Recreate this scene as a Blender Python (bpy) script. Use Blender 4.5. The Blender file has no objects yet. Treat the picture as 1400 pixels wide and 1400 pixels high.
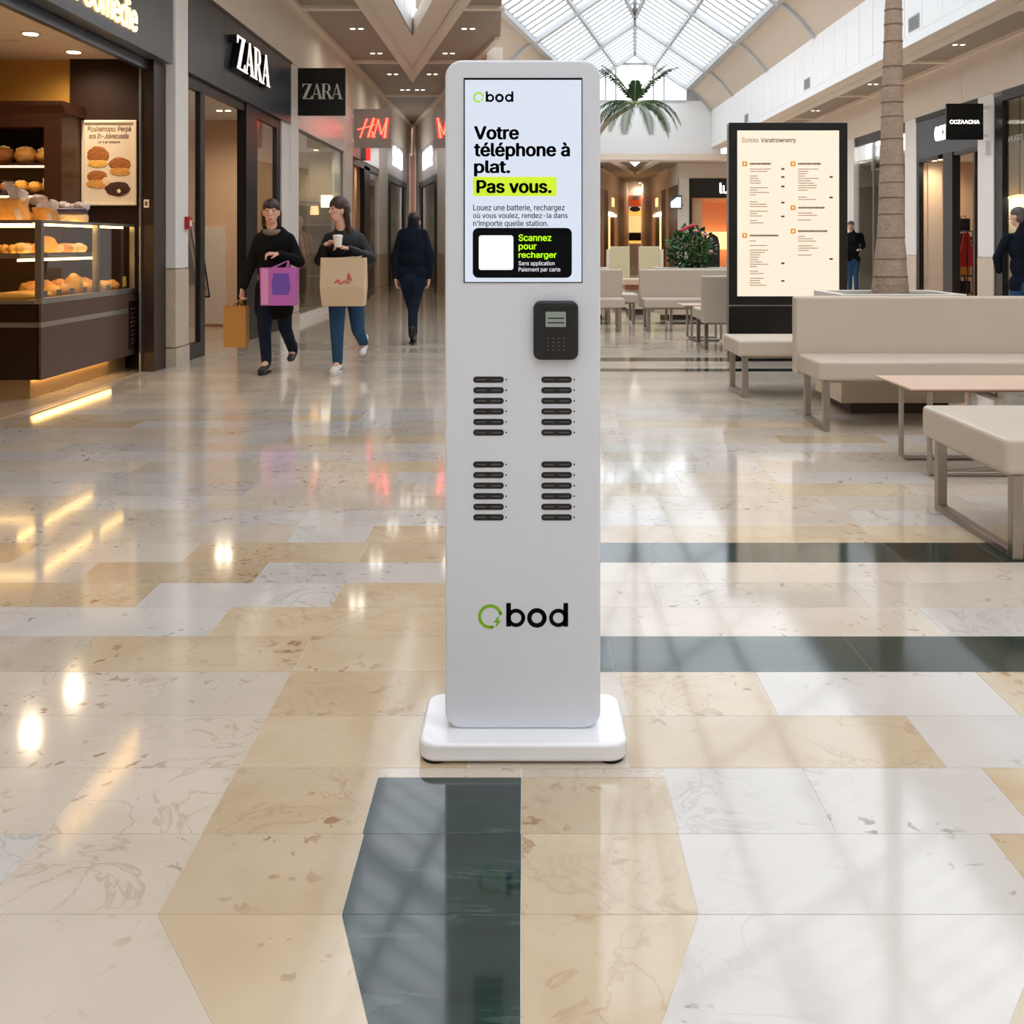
import bpy, bmesh, math, random
from mathutils import Vector, Matrix, noise as mnoise
random.seed(7)
SC = bpy.context.scene
COL = SC.collection

# ------------------------------------------------------------------ camera, world, exposure
F, CX, HY, H = 1400.0, 720.0, 333.0, 1.25        # focal length (px), vanishing point, eye height
cam_d = bpy.data.cameras.new('camera')
cam_d.sensor_width = 36; cam_d.lens = 36 * F / 1400
cam_d.shift_x = -(CX - 700) / 1400; cam_d.shift_y = -(700 - HY) / 1400
cam_d.clip_start = .05; cam_d.clip_end = 300
cam = bpy.data.objects.new('camera', cam_d); COL.objects.link(cam)
cam.location = (0, 0, H); cam.rotation_euler = (math.pi / 2, 0, 0)
SC.camera = cam

world = bpy.data.worlds.new('sky'); SC.world = world; world.use_nodes = True
bg = world.node_tree.nodes['Background']
bg.inputs[0].default_value = (.94, .97, 1.0, 1); bg.inputs[1].default_value = 3.1
SC.view_settings.view_transform = 'Standard'; SC.view_settings.look = 'None'
SC.view_settings.gamma = 1.0; SC.view_settings.use_curve_mapping = False
SC.view_settings.exposure = 0.0
SC.cycles.max_bounces = 10; SC.cycles.diffuse_bounces = 7; SC.cycles.glossy_bounces = 4
SC.cycles.transparent_max_bounces = 24; SC.cycles.sample_clamp_indirect = 6.0
SC.cycles.use_denoising = True

# ------------------------------------------------------------------ pixel helpers
def P(px, py, Y): return Vector(((px - CX) / F * Y, Y, H + (HY - py) / F * Y))
def gY(py): return F * H / (py - HY)
def onz(px, py, z):
    Y = F * (z - H) / (HY - py); return Vector(((px - CX) / F * Y, Y, z))
def Yx(px, X): return F * X / (px - CX)
def Xy(px, Y): return (px - CX) / F * Y
def Zy(py, Y): return H + (HY - py) / F * Y
ML, MR = (564 - CX) / F, (868 - CX) / F           # the two oblique planes the hall tapers about
def mir_l(p): return Vector((2 * ML * p[1] - p[0], p[1], p[2]))
def mir_r(p): return Vector((2 * MR * p[1] - p[0], p[1], p[2]))

# ------------------------------------------------------------------ materials
def lin(c):
    c = c / 255.0
    return c / 12.92 if c <= .04045 else ((c + .055) / 1.055) ** 2.4
def rgb(r, g, b): return (lin(r), lin(g), lin(b), 1)
MAT = {}
def N(nt, t, **kw):
    n = nt.nodes.new(t)
    for k, v in kw.items(): setattr(n, k, v)
    return n
def mat(name, col, rough=.5, metal=0., emit=None, es=0., var=.06, scale=6., bump=0., spec=.5, coat=0., alpha=None, bscale=None):
    m = bpy.data.materials.new(name); m.use_nodes = True; nt = m.node_tree
    b = nt.nodes['Principled BSDF']; c = rgb(*col)
    tc = N(nt, 'ShaderNodeTexCoord'); nz = N(nt, 'ShaderNodeTexNoise')
    nz.inputs['Scale'].default_value = scale; nz.inputs['Detail'].default_value = 5
    nt.links.new(tc.outputs['Object'], nz.inputs['Vector'])
    mx = N(nt, 'ShaderNodeMix', data_type='RGBA')
    mx.inputs[6].default_value = tuple(max(0, x * (1 - var)) for x in c[:3]) + (1,)
    mx.inputs[7].default_value = tuple(min(1, x * (1 + var)) for x in c[:3]) + (1,)
    nt.links.new(nz.outputs['Fac'], mx.inputs[0]); nt.links.new(mx.outputs[2], b.inputs['Base Color'])
    b.inputs['Roughness'].default_value = rough; b.inputs['Metallic'].default_value = metal
    b.inputs['Specular IOR Level'].default_value = spec; b.inputs['Coat Weight'].default_value = coat
    if emit:
        b.inputs['Emission Color'].default_value = rgb(*emit); b.inputs['Emission Strength'].default_value = es
    if bump:
        bp = N(nt, 'ShaderNodeBump'); bp.inputs['Strength'].default_value = bump; bp.inputs['Distance'].default_value = .02
        if bscale:
            n2 = N(nt, 'ShaderNodeTexNoise'); n2.inputs['Scale'].default_value = bscale; n2.inputs['Detail'].default_value = 4
            nt.links.new(tc.outputs['Object'], n2.inputs['Vector']); nt.links.new(n2.outputs['Fac'], bp.inputs['Height'])
        else: nt.links.new(nz.outputs['Fac'], bp.inputs['Height'])
        nt.links.new(bp.outputs['Normal'], b.inputs['Normal'])
    MAT[name] = m; return m
def mat_marble(name, base, dark, vein, flecks=.5, rough=.09, vscale=1.6, vstr=.35, brick=None, fscale=20., fthr=.66, aniso=False):
    m = bpy.data.materials.new(name); m.use_nodes = True; nt = m.node_tree; L = nt.links.new
    b = nt.nodes['Principled BSDF']
    ge = N(nt, 'ShaderNodeNewGeometry'); oi = N(nt, 'ShaderNodeObjectInfo')
    ml = N(nt, 'ShaderNodeMath', operation='MULTIPLY'); ml.inputs[1].default_value = 57.
    L(oi.outputs['Random'], ml.inputs[0])
    ad = N(nt, 'ShaderNodeVectorMath', operation='ADD'); L(ge.outputs['Position'], ad.inputs[0]); L(ml.outputs[0], ad.inputs[1])
    if aniso:
        mp = N(nt, 'ShaderNodeMapping'); mp.inputs['Rotation'].default_value = (0, 0, .45); mp.inputs['Scale'].default_value = (1, 5, 1); L(ad.outputs[0], mp.inputs[0]); ad = mp
    def noise(s, d, dist=0.):
        n = N(nt, 'ShaderNodeTexNoise'); n.inputs['Scale'].default_value = s; n.inputs['Detail'].default_value = d
        n.inputs['Distortion'].default_value = dist; L(ad.outputs[0], n.inputs['Vector']); return n.outputs['Fac']
    def ramp(src, a, c):
        r = N(nt, 'ShaderNodeMapRange'); r.inputs[1].default_value = a; r.inputs[2].default_value = c
        L(src, r.inputs[0]); return r.outputs[0]
    def mix(f, a, c):
        x = N(nt, 'ShaderNodeMix', data_type='RGBA'); L(f, x.inputs[0])
        for s, v in ((6, a), (7, c)):
            if isinstance(v, tuple): x.inputs[s].default_value = v
            else: L(v, x.inputs[s])
        return x.outputs[2]
    c = mix(ramp(noise(2.2, 6, .8), .38, .72), rgb(*base), rgb(*dark))
    v = noise(vscale, 9, 1.6)
    s = N(nt, 'ShaderNodeMath', operation='SUBTRACT'); L(v, s.inputs[0]); s.inputs[1].default_value = .5
    a = N(nt, 'ShaderNodeMath', operation='ABSOLUTE'); L(s.outputs[0], a.inputs[0])
    vm = N(nt, 'ShaderNodeMath', operation='MULTIPLY'); vm.inputs[1].default_value = vstr
    L(ramp(a.outputs[0], .02, .0), vm.inputs[0])
    gate = N(nt, 'ShaderNodeMath', operation='MULTIPLY'); L(vm.outputs[0], gate.inputs[0]); L(ramp(noise(1.1, 2), .45, .62), gate.inputs[1])
    c = mix(gate.outputs[0], c, rgb(*vein))
    if flecks:
        fm = N(nt, 'ShaderNodeMath', operation='MULTIPLY'); fm.inputs[1].default_value = flecks
        L(ramp(noise(fscale, 6, .5), fthr, fthr + .05), fm.inputs[0])
        g2 = N(nt, 'ShaderNodeMath', operation='MULTIPLY'); L(fm.outputs[0], g2.inputs[0]); L(ramp(noise(2.6, 3, .4), .5, .66), g2.inputs[1])
        c = mix(g2.outputs[0], c, rgb(*vein))
    hv = N(nt, 'ShaderNodeHueSaturation'); L(c, hv.inputs['Color'])
    L(N_range(nt, oi.outputs['Random'], .93, 1.07), hv.inputs['Value'])
    c = hv.outputs['Color']
    if brick:
        br = N(nt, 'ShaderNodeTexBrick'); br.offset = .37; br.squash = 1
        br.inputs['Scale'].default_value = 1; br.inputs['Brick Width'].default_value = .67; br.inputs['Row Height'].default_value = .266
        br.inputs['Mortar Size'].default_value = .0015
        br.inputs['Color1'].default_value = (.86, .85, .84, 1); br.inputs['Color2'].default_value = (1.08, 1.06, 1.02, 1); br.inputs['Mortar'].default_value = (.8, .78, .75, 1)
        L(ge.outputs['Position'], br.inputs['Vector'])
        x = N(nt, 'ShaderNodeMix', data_type='RGBA', blend_type='MULTIPLY'); x.inputs[0].default_value = 1
        L(c, x.inputs[6]); L(br.outputs['Color'], x.inputs[7]); c = x.outputs[2]
    L(c, b.inputs['Base Color'])
    b.inputs['Roughness'].default_value = rough; b.inputs['Specular IOR Level'].default_value = .62
    b.inputs['Coat Weight'].default_value = .25; b.inputs['Coat Roughness'].default_value = .05
    MAT[name] = m; return m
def N_range(nt, src, lo, hi):
    r = N(nt, 'ShaderNodeMapRange'); r.inputs[3].default_value = lo; r.inputs[4].default_value = hi
    nt.links.new(src, r.inputs[0]); return r.outputs[0]
def mat_glass(name, tint=(1, 1, 1), base=.06, extra=.35, rough=.0):
    m = bpy.data.materials.new(name); m.use_nodes = True; nt = m.node_tree; nt.nodes.remove(nt.nodes['Principled BSDF'])
    out = nt.nodes['Material Output']; t = N(nt, 'ShaderNodeBsdfTransparent'); g = N(nt, 'ShaderNodeBsdfGlossy')
    t.inputs[0].default_value = (*tint, 1); g.inputs['Roughness'].default_value = rough
    lw = N(nt, 'ShaderNodeLayerWeight'); lw.inputs[0].default_value = .5      # thin pane: Schlick reflectance, same from both sides
    pw = N(nt, 'ShaderNodeMath', operation='POWER'); pw.inputs[1].default_value = 5.; nt.links.new(lw.outputs['Facing'], pw.inputs[0])
    ma = N(nt, 'ShaderNodeMath', operation='MULTIPLY_ADD'); ma.inputs[1].default_value = .9; ma.inputs[2].default_value = base; nt.links.new(pw.outputs[0], ma.inputs[0])
    mx = N(nt, 'ShaderNodeMixShader'); nt.links.new(ma.outputs[0], mx.inputs[0])
    nt.links.new(t.outputs[0], mx.inputs[1]); nt.links.new(g.outputs[0], mx.inputs[2]); nt.links.new(mx.outputs[0], out.inputs[0])
    MAT[name] = m; return m
def mat_skylight(name):
    m = bpy.data.materials.new(name); m.use_nodes = True; nt = m.node_tree; nt.nodes.remove(nt.nodes['Principled BSDF'])
    out = nt.nodes['Material Output']; t = N(nt, 'ShaderNodeBsdfTransparent'); g = N(nt, 'ShaderNodeBsdfTranslucent')
    t.inputs[0].default_value = (.95, .97, 1, 1); g.inputs[0].default_value = (.93, .95, .97, 1)
    nz = N(nt, 'ShaderNodeTexNoise'); nz.inputs['Scale'].default_value = 2.
    mx = N(nt, 'ShaderNodeMixShader'); nt.links.new(N_range(nt, nz.outputs['Fac'], .12, .3), mx.inputs[0])
    nt.links.new(t.outputs[0], mx.inputs[1]); nt.links.new(g.outputs[0], mx.inputs[2]); nt.links.new(mx.outputs[0], out.inputs[0])
    MAT[name] = m; return m
def mat_slats(name, c1, c2, freq, axis, rough=.6):
    m = bpy.data.materials.new(name); m.use_nodes = True; nt = m.node_tree; b = nt.nodes['Principled BSDF']
    ge = N(nt, 'ShaderNodeNewGeometry'); w = N(nt, 'ShaderNodeTexWave', bands_direction=axis)
    w.inputs['Scale'].default_value = freq; w.inputs['Distortion'].default_value = .25
    nt.links.new(ge.outputs['Position'], w.inputs['Vector'])
    mx = N(nt, 'ShaderNodeMix', data_type='RGBA'); mx.inputs[6].default_value = rgb(*c1); mx.inputs[7].default_value = rgb(*c2)
    nt.links.new(w.outputs['Fac'], mx.inputs[0]); nt.links.new(mx.outputs[2], b.inputs['Base Color']); b.inputs['Roughness'].default_value = rough
    MAT[name] = m; return m

mat('white_enamel', (222, 227, 236), .38, var=.01); mat('base_enamel', (242, 243, 246), .22, var=.01, coat=.4)
mat('black_plastic', (16, 17, 19), .35, var=.1); mat('soft_black', (24, 25, 27), .5, var=.1); mat('slot_grey', (92, 92, 92), .5)
mat('screen_white', (20, 22, 26), .3, emit=(222, 231, 246), es=.95, var=.02)
mat('ink', (8, 9, 13), .7, spec=.1); mat('ink_grey', (20, 23, 28), .7, spec=.1); mat('lime', (196, 226, 40), .5, emit=(212, 242, 50), es=.42)
mat('logo_green', (132, 190, 18), .4); mat('logo_green_lit', (140, 195, 40), .4, emit=(170, 210, 70), es=.55); mat('card_white', (235, 238, 245), .4, emit=(225, 232, 245), es=.55)
mat('lcd', (120, 128, 120), .3, emit=(150, 158, 150), es=.25); mat('rubber', (12, 12, 12), .8)
mat_marble('tile_cream', (206, 193, 178), (194, 180, 163), (128, 96, 68), .75, vscale=4.2, vstr=.3, fscale=26., fthr=.6)
mat_marble('tile_tan', (203, 184, 157), (190, 166, 134), (140, 96, 52), .75, vscale=4.4, vstr=.32, fscale=22., fthr=.59)
mat_marble('tile_white', (205, 199, 192), (195, 187, 179), (112, 98, 86), .75, vscale=3.6, vstr=.4, fscale=24., fthr=.61)
mat_marble('tile_green', (22, 50, 45), (8, 26, 23), (84, 112, 102), .3, vscale=1.2, vstr=.35, fscale=7., fthr=.55, aniso=True)
mat_marble('floor_far', (212, 202, 189), (200, 188, 173), (170, 150, 128), .2, brick=True, rough=.11)
mat('grout', (225, 218, 208), .6)
mat('wall_white', (232, 230, 226), .55, var=.02); mat('panel_white', (236, 239, 241), .5, var=.015); mat('wall_beige', (226, 214, 200), .6, var=.03)
mat('trim_beige', (236, 222, 206), .55, var=.02); mat('dado_stone', (205, 190, 170), .35, var=.12, scale=14)
mat_slats('ceiling_slats', (152, 140, 126), (174, 161, 146), 2.2, 'Y'); mat('groove', (120, 118, 116), .7)
mat('roof_bar', (186, 191, 195), .5, var=.02); mat_skylight('skylight'); mat('coving', (206, 192, 176), .6, var=.05, scale=2)
mat('fascia_grey', (86, 87, 91), .35, var=.06); mat('fascia_slate', (58, 64, 72), .28, var=.08, scale=1.2); mat('frame_black', (20, 21, 23), .35)
mat('frame_brown', (40, 24, 16), .35, var=.15); mat('wood_dark', (40, 19, 10), .6, spec=.25, var=.25, scale=9); mat('wood_shelf', (70, 38, 20), .45, var=.2)
mat('wall_mustard', (196, 146, 66), .7, var=.12, scale=4, bump=.1); mat('bakery_ceiling', (225, 205, 180), .6); mat('counter_dark', (30, 12, 10), .3, var=.15)
mat('counter_brown', (88, 66, 58), .32, var=.05); mat('steel', (190, 188, 184), .3, metal=.9, var=.04); mat('alu', (150, 148, 144), .35, metal=.8, var=.05)
mat('kick_gold', (190, 160, 115), .35, metal=.4); mat('led_warm', (255, 214, 140), .5, emit=(255, 205, 120), es=15.); mat('lamp_warm', (255, 225, 170), .5, emit=(255, 222, 165), es=12.)
mat('lamp_white', (255, 244, 225), .5, emit=(255, 240, 215), es=4.); mat('lamp_ring', (190, 182, 170), .4)
mat('letter_cream', (255, 240, 205), .5, emit=(255, 226, 170), es=1.0); mat('letter_white', (250, 248, 244), .4, emit=(255, 250, 244), es=.75); mat('letter_side', (14, 14, 15), .4)
mat('letter_grey', (214, 214, 211), .4); mat('sign_black', (8, 8, 9), .3); mat('sign_grey', (150, 142, 139), .5)
mat('neon_red', (240, 40, 40), .4, emit=(255, 50, 45), es=1.7); mat('neon_core', (255, 140, 110), .4, emit=(255, 150, 115), es=1.3)
mat('peach_wall', (222, 188, 158), .7, var=.04); mat('shop_floor', (190, 168, 145), .3); mat('orange_wall', (246, 190, 140), .7, var=.03); mat('shop_beige', (205, 190, 170), .7)
mat('fascia_white', (222, 218, 219), .25, var=.03); mat('logo_glow', (255, 255, 255), .5, emit=(255, 255, 255), es=1.6)
mat('plum_frame', (92, 78, 78), .4); mat('brick_red', (120, 80, 62), .7, var=.2)
mat('poster_paper', (232, 212, 188), .6, var=.02); mat('poster_frame', (235, 222, 200), .4); mat('poster_ink', (110, 88, 66), .6)
mat('bread', (214, 150, 70), .6, var=.28, scale=14, bump=.5, bscale=40); mat('bread_dark', (168, 98, 38), .6, var=.35, scale=18, bump=.6, bscale=45); mat('bread_gold', (236, 178, 84), .55, var=.2, scale=20, bump=.4, bscale=50)
mat('bread_flour', (236, 206, 158), .7, var=.2, scale=16, bump=.4, bscale=50); mat('pastry_cream', (246, 226, 190), .6, var=.1, scale=22); mat('choco', (70, 36, 22), .5, var=.4, scale=30, bump=.5); mat('berry', (58, 48, 78), .35, var=.5, scale=60)
mat('banana', (240, 180, 50), .5, var=.12); mat('wrap', (205, 185, 175), .15, var=.1, scale=30, bump=.4, bscale=35); mat('tray', (150, 120, 85), .4); mat('price_card', (86, 82, 78), .5); mat('card_yellow', (240, 200, 60), .5)
mat_glass('glass'); mat_glass('shop_glass', (.95, .97, .96)); mat_glass('case_glass', (.98, .98, .97))
mat('leather', (198, 184, 168), .42, var=.03, scale=3, bump=.05, bscale=120); mat('chrome', (168, 160, 150), .28, metal=.9, var=.03); mat('table_wood', (222, 192, 168), .35, var=.06, scale=5); mat('table_edge', (150, 95, 66), .4)
mat('planter_body', (216, 200, 176), .4, var=.02); mat('planter_rim', (226, 221, 212), .35, var=.02); mat('plinth', (58, 44, 34), .5); mat('soil', (70, 66, 60), .9, var=.3, scale=30, bump=.4)
mat('trunk', (166, 144, 126), .85, var=.25, scale=18, bump=.6, bscale=40); mat('trunk_ring', (122, 102, 86), .9, var=.2); mat('frond', (40, 66, 32), .6, spec=.2, var=.3, scale=5); mat('frond_stem', (120, 130, 70), .5)
mat('leaf_green', (40, 84, 32), .45, var=.35, scale=6); mat('leaf_pale', (110, 150, 110), .45, var=.2); mat('flower_red', (205, 60, 70), .5); mat('flower_pink', (225, 160, 150), .5)
mat('dir_black', (12, 12, 13), .25); mat('dir_face', (150, 140, 125), .4, emit=(255, 238, 216), es=.82, var=.03, scale=2); mat('dir_ink', (110, 80, 55), .6); mat('dir_orange', (225, 160, 60), .5, emit=(230, 160, 50), es=.3); mat('dir_pale', (150, 112, 75), .6); mat('dir_dark', (95, 85, 75), .6)
mat('booth_cream', (222, 212, 172), .5, var=.02); mat('tv_screen', (200, 215, 235), .3, emit=(215, 228, 245), es=1.0); mat('store_orange', (200, 82, 30), .5, emit=(200, 80, 30), es=.5); mat('store_yellow', (250, 205, 90), .5, emit=(255, 205, 90), es=.8); mat('store_cream', (250, 225, 160), .5, emit=(255, 222, 150), es=.8); mat('store_lit', (255, 205, 150), .5, emit=(255, 200, 140), es=1.5); mat('grey_wall', (150, 140, 130), .5)
mat('skin', (222, 172, 148), .55, var=.04); mat('coat_black', (20, 19, 21), .9, spec=.15, var=.15, scale=20); mat('coat_navy', (18, 24, 36), .9, spec=.15, var=.12, scale=20); mat('leather_black', (16, 18, 24), .55, spec=.3, var=.15); mat('jean_dark', (28, 36, 52), .9, spec=.15, var=.15, scale=30); mat('jean_blue', (46, 76, 108), .9, spec=.15, var=.2, scale=30); mat('scarf', (120, 106, 92), .8)
mat('hair_brown', (52, 32, 26), .5, var=.3, scale=40); mat('hair_grey', (92, 84, 80), .6, var=.3, scale=40); mat('shoe_black', (18, 16, 15), .4); mat('shoe_white', (228, 224, 218), .5); mat('eye', (30, 24, 22), .3); mat('lips', (170, 96, 88), .5)
mat('bag_purple', (196, 104, 186), .5, var=.12, scale=6); mat('bag_violet', (112, 78, 178), .5); mat('bag_pink', (226, 150, 196), .5); mat('bag_kraft', (206, 182, 150), .7, var=.06); mat('bag_brown', (186, 132, 62), .7, var=.1); mat('bag_red', (206, 84, 82), .6); mat('cup_white', (232, 226, 218), .5)
mat('alarm_red', (170, 30, 35), .4); mat('vent_grey', (160, 164, 166), .6); mat('vent_slot', (110, 114, 116), .7); mat('mannequin', (238, 224, 206), .5); mat('cloth_red', (190, 40, 44), .8); mat('cloth_pale', (236, 200, 190), .8); mat('cloth_dark', (34, 32, 40), .8); mat('cloth_brown', (92, 44, 32), .7); mat('cloth_gold', (205, 150, 60), .7); mat('cloth_tan', (176, 146, 112), .8)
mat('lampshade', (255, 225, 170), .5, emit=(255, 215, 150), es=2.2); mat('banner', (235, 236, 238), .5)

# ------------------------------------------------------------------ mesh builder
class MB:
    def __init__(s): s.v = []; s.f = []
    def add(s, vs, fs):
        o = len(s.v); s.v += [Vector(v) for v in vs]; s.f += [tuple(i + o for i in f) for f in fs]; return s
    def box(s, x0, x1, y0, y1, z0, z1):
        return s.add([(x0, y0, z0), (x1, y0, z0), (x1, y1, z0), (x0, y1, z0), (x0, y0, z1), (x1, y0, z1), (x1, y1, z1), (x0, y1, z1)],
                     [(0, 3, 2, 1), (4, 5, 6, 7), (0, 1, 5, 4), (1, 2, 6, 5), (2, 3, 7, 6), (3, 0, 4, 7)])
    def loft(s, a, b):                                   # two rings of equal length, capped
        n = len(a)
        return s.add(list(a) + list(b), [tuple(range(n))[::-1], tuple(range(n, 2 * n))] + [(i, (i + 1) % n, n + (i + 1) % n, n + i) for i in range(n)])
    def ext(s, poly, plane, d0, d1):
        fn = {'xz': lambda p, d: (p[0], d, p[1]), 'yz': lambda p, d: (d, p[0], p[1]), 'xy': lambda p, d: (p[0], p[1], d)}[plane]
        return s.loft([fn(p, d0) for p in poly], [fn(p, d1) for p in poly])
    def quad(s, *p): return s.add(p, [tuple(range(len(p)))])
    def tube(s, pts, r, n=8, caps=True):
        pts = [Vector(p) for p in pts]; R = r if isinstance(r, (list, tuple)) else [r] * len(pts)
        rings = []; up = None
        for i, p in enumerate(pts):
            t = (pts[min(i + 1, len(pts) - 1)] - pts[max(i - 1, 0)]).normalized()
            if up is None: up = Vector((0, 0, 1)) if abs(t.z) < .9 else Vector((1, 0, 0))
            a = t.cross(up).normalized(); b = a.cross(t).normalized(); up = b
            rings.append([p + (a * math.cos(2 * math.pi * k / n) + b * math.sin(2 * math.pi * k / n)) * R[i] for k in range(n)])
        vs = [q for g in rings for q in g]; fs = []
        for i in range(len(rings) - 1):
            for k in range(n): fs.append((i * n + k, i * n + (k + 1) % n, (i + 1) * n + (k + 1) % n, (i + 1) * n + k))
        if caps: fs += [tuple(range(n))[::-1], tuple(range((len(rings) - 1) * n, len(rings) * n))]
        return s.add(vs, fs)
    def ell(s, c, r, n=16, m=10, rot=None, warp=0, seed=0):
        c = Vector(c); vs = []; fs = []
        def pt(u, w):
            d = Vector((math.cos(u) * math.cos(w), math.sin(u) * math.cos(w), math.sin(w)))
            k = 1 + (warp * mnoise.noise(d * 2.3 + Vector((seed, seed * .7, 0))) if warp else 0)
            q = Vector((d.x * r[0], d.y * r[1], d.z * r[2])) * k
            return c + (rot @ q if rot else q)
        vs.append(pt(0, -math.pi / 2))
        for j in range(1, m):
            for i in range(n): vs.append(pt(2 * math.pi * i / n, -math.pi / 2 + math.pi * j / m))
        vs.append(pt(0, math.pi / 2)); last = len(vs) - 1
        for i in range(n): fs.append((0, 1 + (i + 1) % n, 1 + i))
        for j in range(m - 2):
            for i in range(n):
                a = 1 + j * n; fs.append((a + i, a + (i + 1) % n, a + n + (i + 1) % n, a + n + i))
        a = 1 + (m - 2) * n
        for i in range(n): fs.append((a + i, a + (i + 1) % n, last))
        return s.add(vs, fs)
    def cap(s, a, b, ra, rb, n=12):                      # tapered capsule
        a, b = Vector(a), Vector(b); t = (b - a)
        if t.length < 1e-5: return s.ell(a, (ra, ra, ra), n, 8)
        t.normalize(); pts = []; R = []
        for k in range(0, 4):
            w = -math.pi / 2 + .06 + (math.pi / 2 - .06) * k / 3; pts.append(a + t * ra * math.sin(w)); R.append(ra * math.cos(w))
        for k in range(0, 4):
            w = (math.pi / 2 - .06) * k / 3; pts.append(b + t * rb * math.sin(w)); R.append(rb * math.cos(w))
        return s.tube(pts, R, n)
    def lathe(s, c, prof, n=20):                         # prof: (r, z) list, closed at ends
        vs = []; fs = []; c = Vector(c)
        for r, z in prof: vs += [c + Vector((r * math.cos(2 * math.pi * k / n), r * math.sin(2 * math.pi * k / n), z)) for k in range(n)]
        for i in range(len(prof) - 1):
            for k in range(n): fs.append((i * n + k, i * n + (k + 1) % n, (i + 1) * n + (k + 1) % n, (i + 1) * n + k))
        fs += [tuple(range(n))[::-1], tuple(range((len(prof) - 1) * n, len(prof) * n))]
        return s.add(vs, fs)
    def build(s, name, m, parent=None, smooth=0, bevel=0, seg=2, xf=None, recalc=True):
        vs = [xf(v) for v in s.v] if xf else s.v
        lo = Vector([min(v[i] for v in vs) for i in range(3)]); hi = Vector([max(v[i] for v in vs) for i in range(3)])
        c = Vector(((lo.x + hi.x) / 2, (lo.y + hi.y) / 2, (lo.z + hi.z) / 2))
        me = bpy.data.meshes.new(name); me.from_pydata([v - c for v in vs], [], s.f)
        if recalc:
            bm = bmesh.new(); bm.from_mesh(me); bmesh.ops.recalc_face_normals(bm, faces=bm.faces); bm.to_mesh(me); bm.free()
        if smooth:
            me.polygons.foreach_set('use_smooth', [True] * len(me.polygons)); me.set_sharp_from_angle(angle=math.radians(smooth))
        me.materials.append(MAT[m] if isinstance(m, str) else m)
        return link(name, me, c, parent, bevel, seg)
WM = {}
def link(name, me, loc, parent=None, bevel=0, seg=2):
    o = bpy.data.objects.new(name, me); COL.objects.link(o); o.location = loc; WM[o.name] = Vector(loc)
    if parent is not None:
        o.parent = parent; o.matrix_parent_inverse = Matrix.Translation(-WM[parent.name])
    if bevel:
        b = o.modifiers.new('bevel', 'BEVEL'); b.width = bevel; b.segments = seg; b.limit_method = 'ANGLE'; b.angle_limit = math.radians(40)
    return o
def empty(name, loc, label=None, cat=None, group=None):
    o = bpy.data.objects.new(name, None); COL.objects.link(o); o.location = loc; o.empty_display_size = .1; WM[o.name] = Vector(loc)
    if label: tag(o, label, cat, group)
    return o
def tag(o, label, cat, group=None, kind=None):
    o['label'] = label; o['category'] = cat
    if group: o['group'] = group
    if kind: o['kind'] = kind
    return o
def struct(o): o['kind'] = 'structure'; return o
def B(name, m, parent, *b, **kw): return MB().box(*b).build(name, m, parent, **kw)
def copy_tree(o, delta, parent=None):
    c = o.copy(); COL.objects.link(c); WM[c.name] = WM[o.name] + Vector(delta)
    if parent is None: c.location = o.location + Vector(delta)
    else: c.parent = parent
    for ch in list(o.children): copy_tree(ch, delta, c)
    return c
def rrect(x0, x1, z0, z1, r, n=6):
    out = []
    for cx, cz, a in ((x1 - r, z1 - r, 0), (x0 + r, z1 - r, 90), (x0 + r, z0 + r, 180), (x1 - r, z0 + r, 270)):
        for k in range(n + 1):
            t = math.radians(a + 90 * k / n); out.append((cx + r * math.cos(t), cz + r * math.sin(t)))
    return out
def point_light(name, loc, power, col, parent=None, size=.15, kind='POINT'):
    d = bpy.data.lights.new(name, kind); d.energy = power; d.color = col
    d.shadow_soft_size = size
    o = bpy.data.objects.new(name, d); COL.objects.link(o); o.location = loc; WM[o.name] = Vector(loc)
    if parent is not None: o.parent = parent; o.matrix_parent_inverse = Matrix.Translation(-WM[parent.name])
    return o
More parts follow.
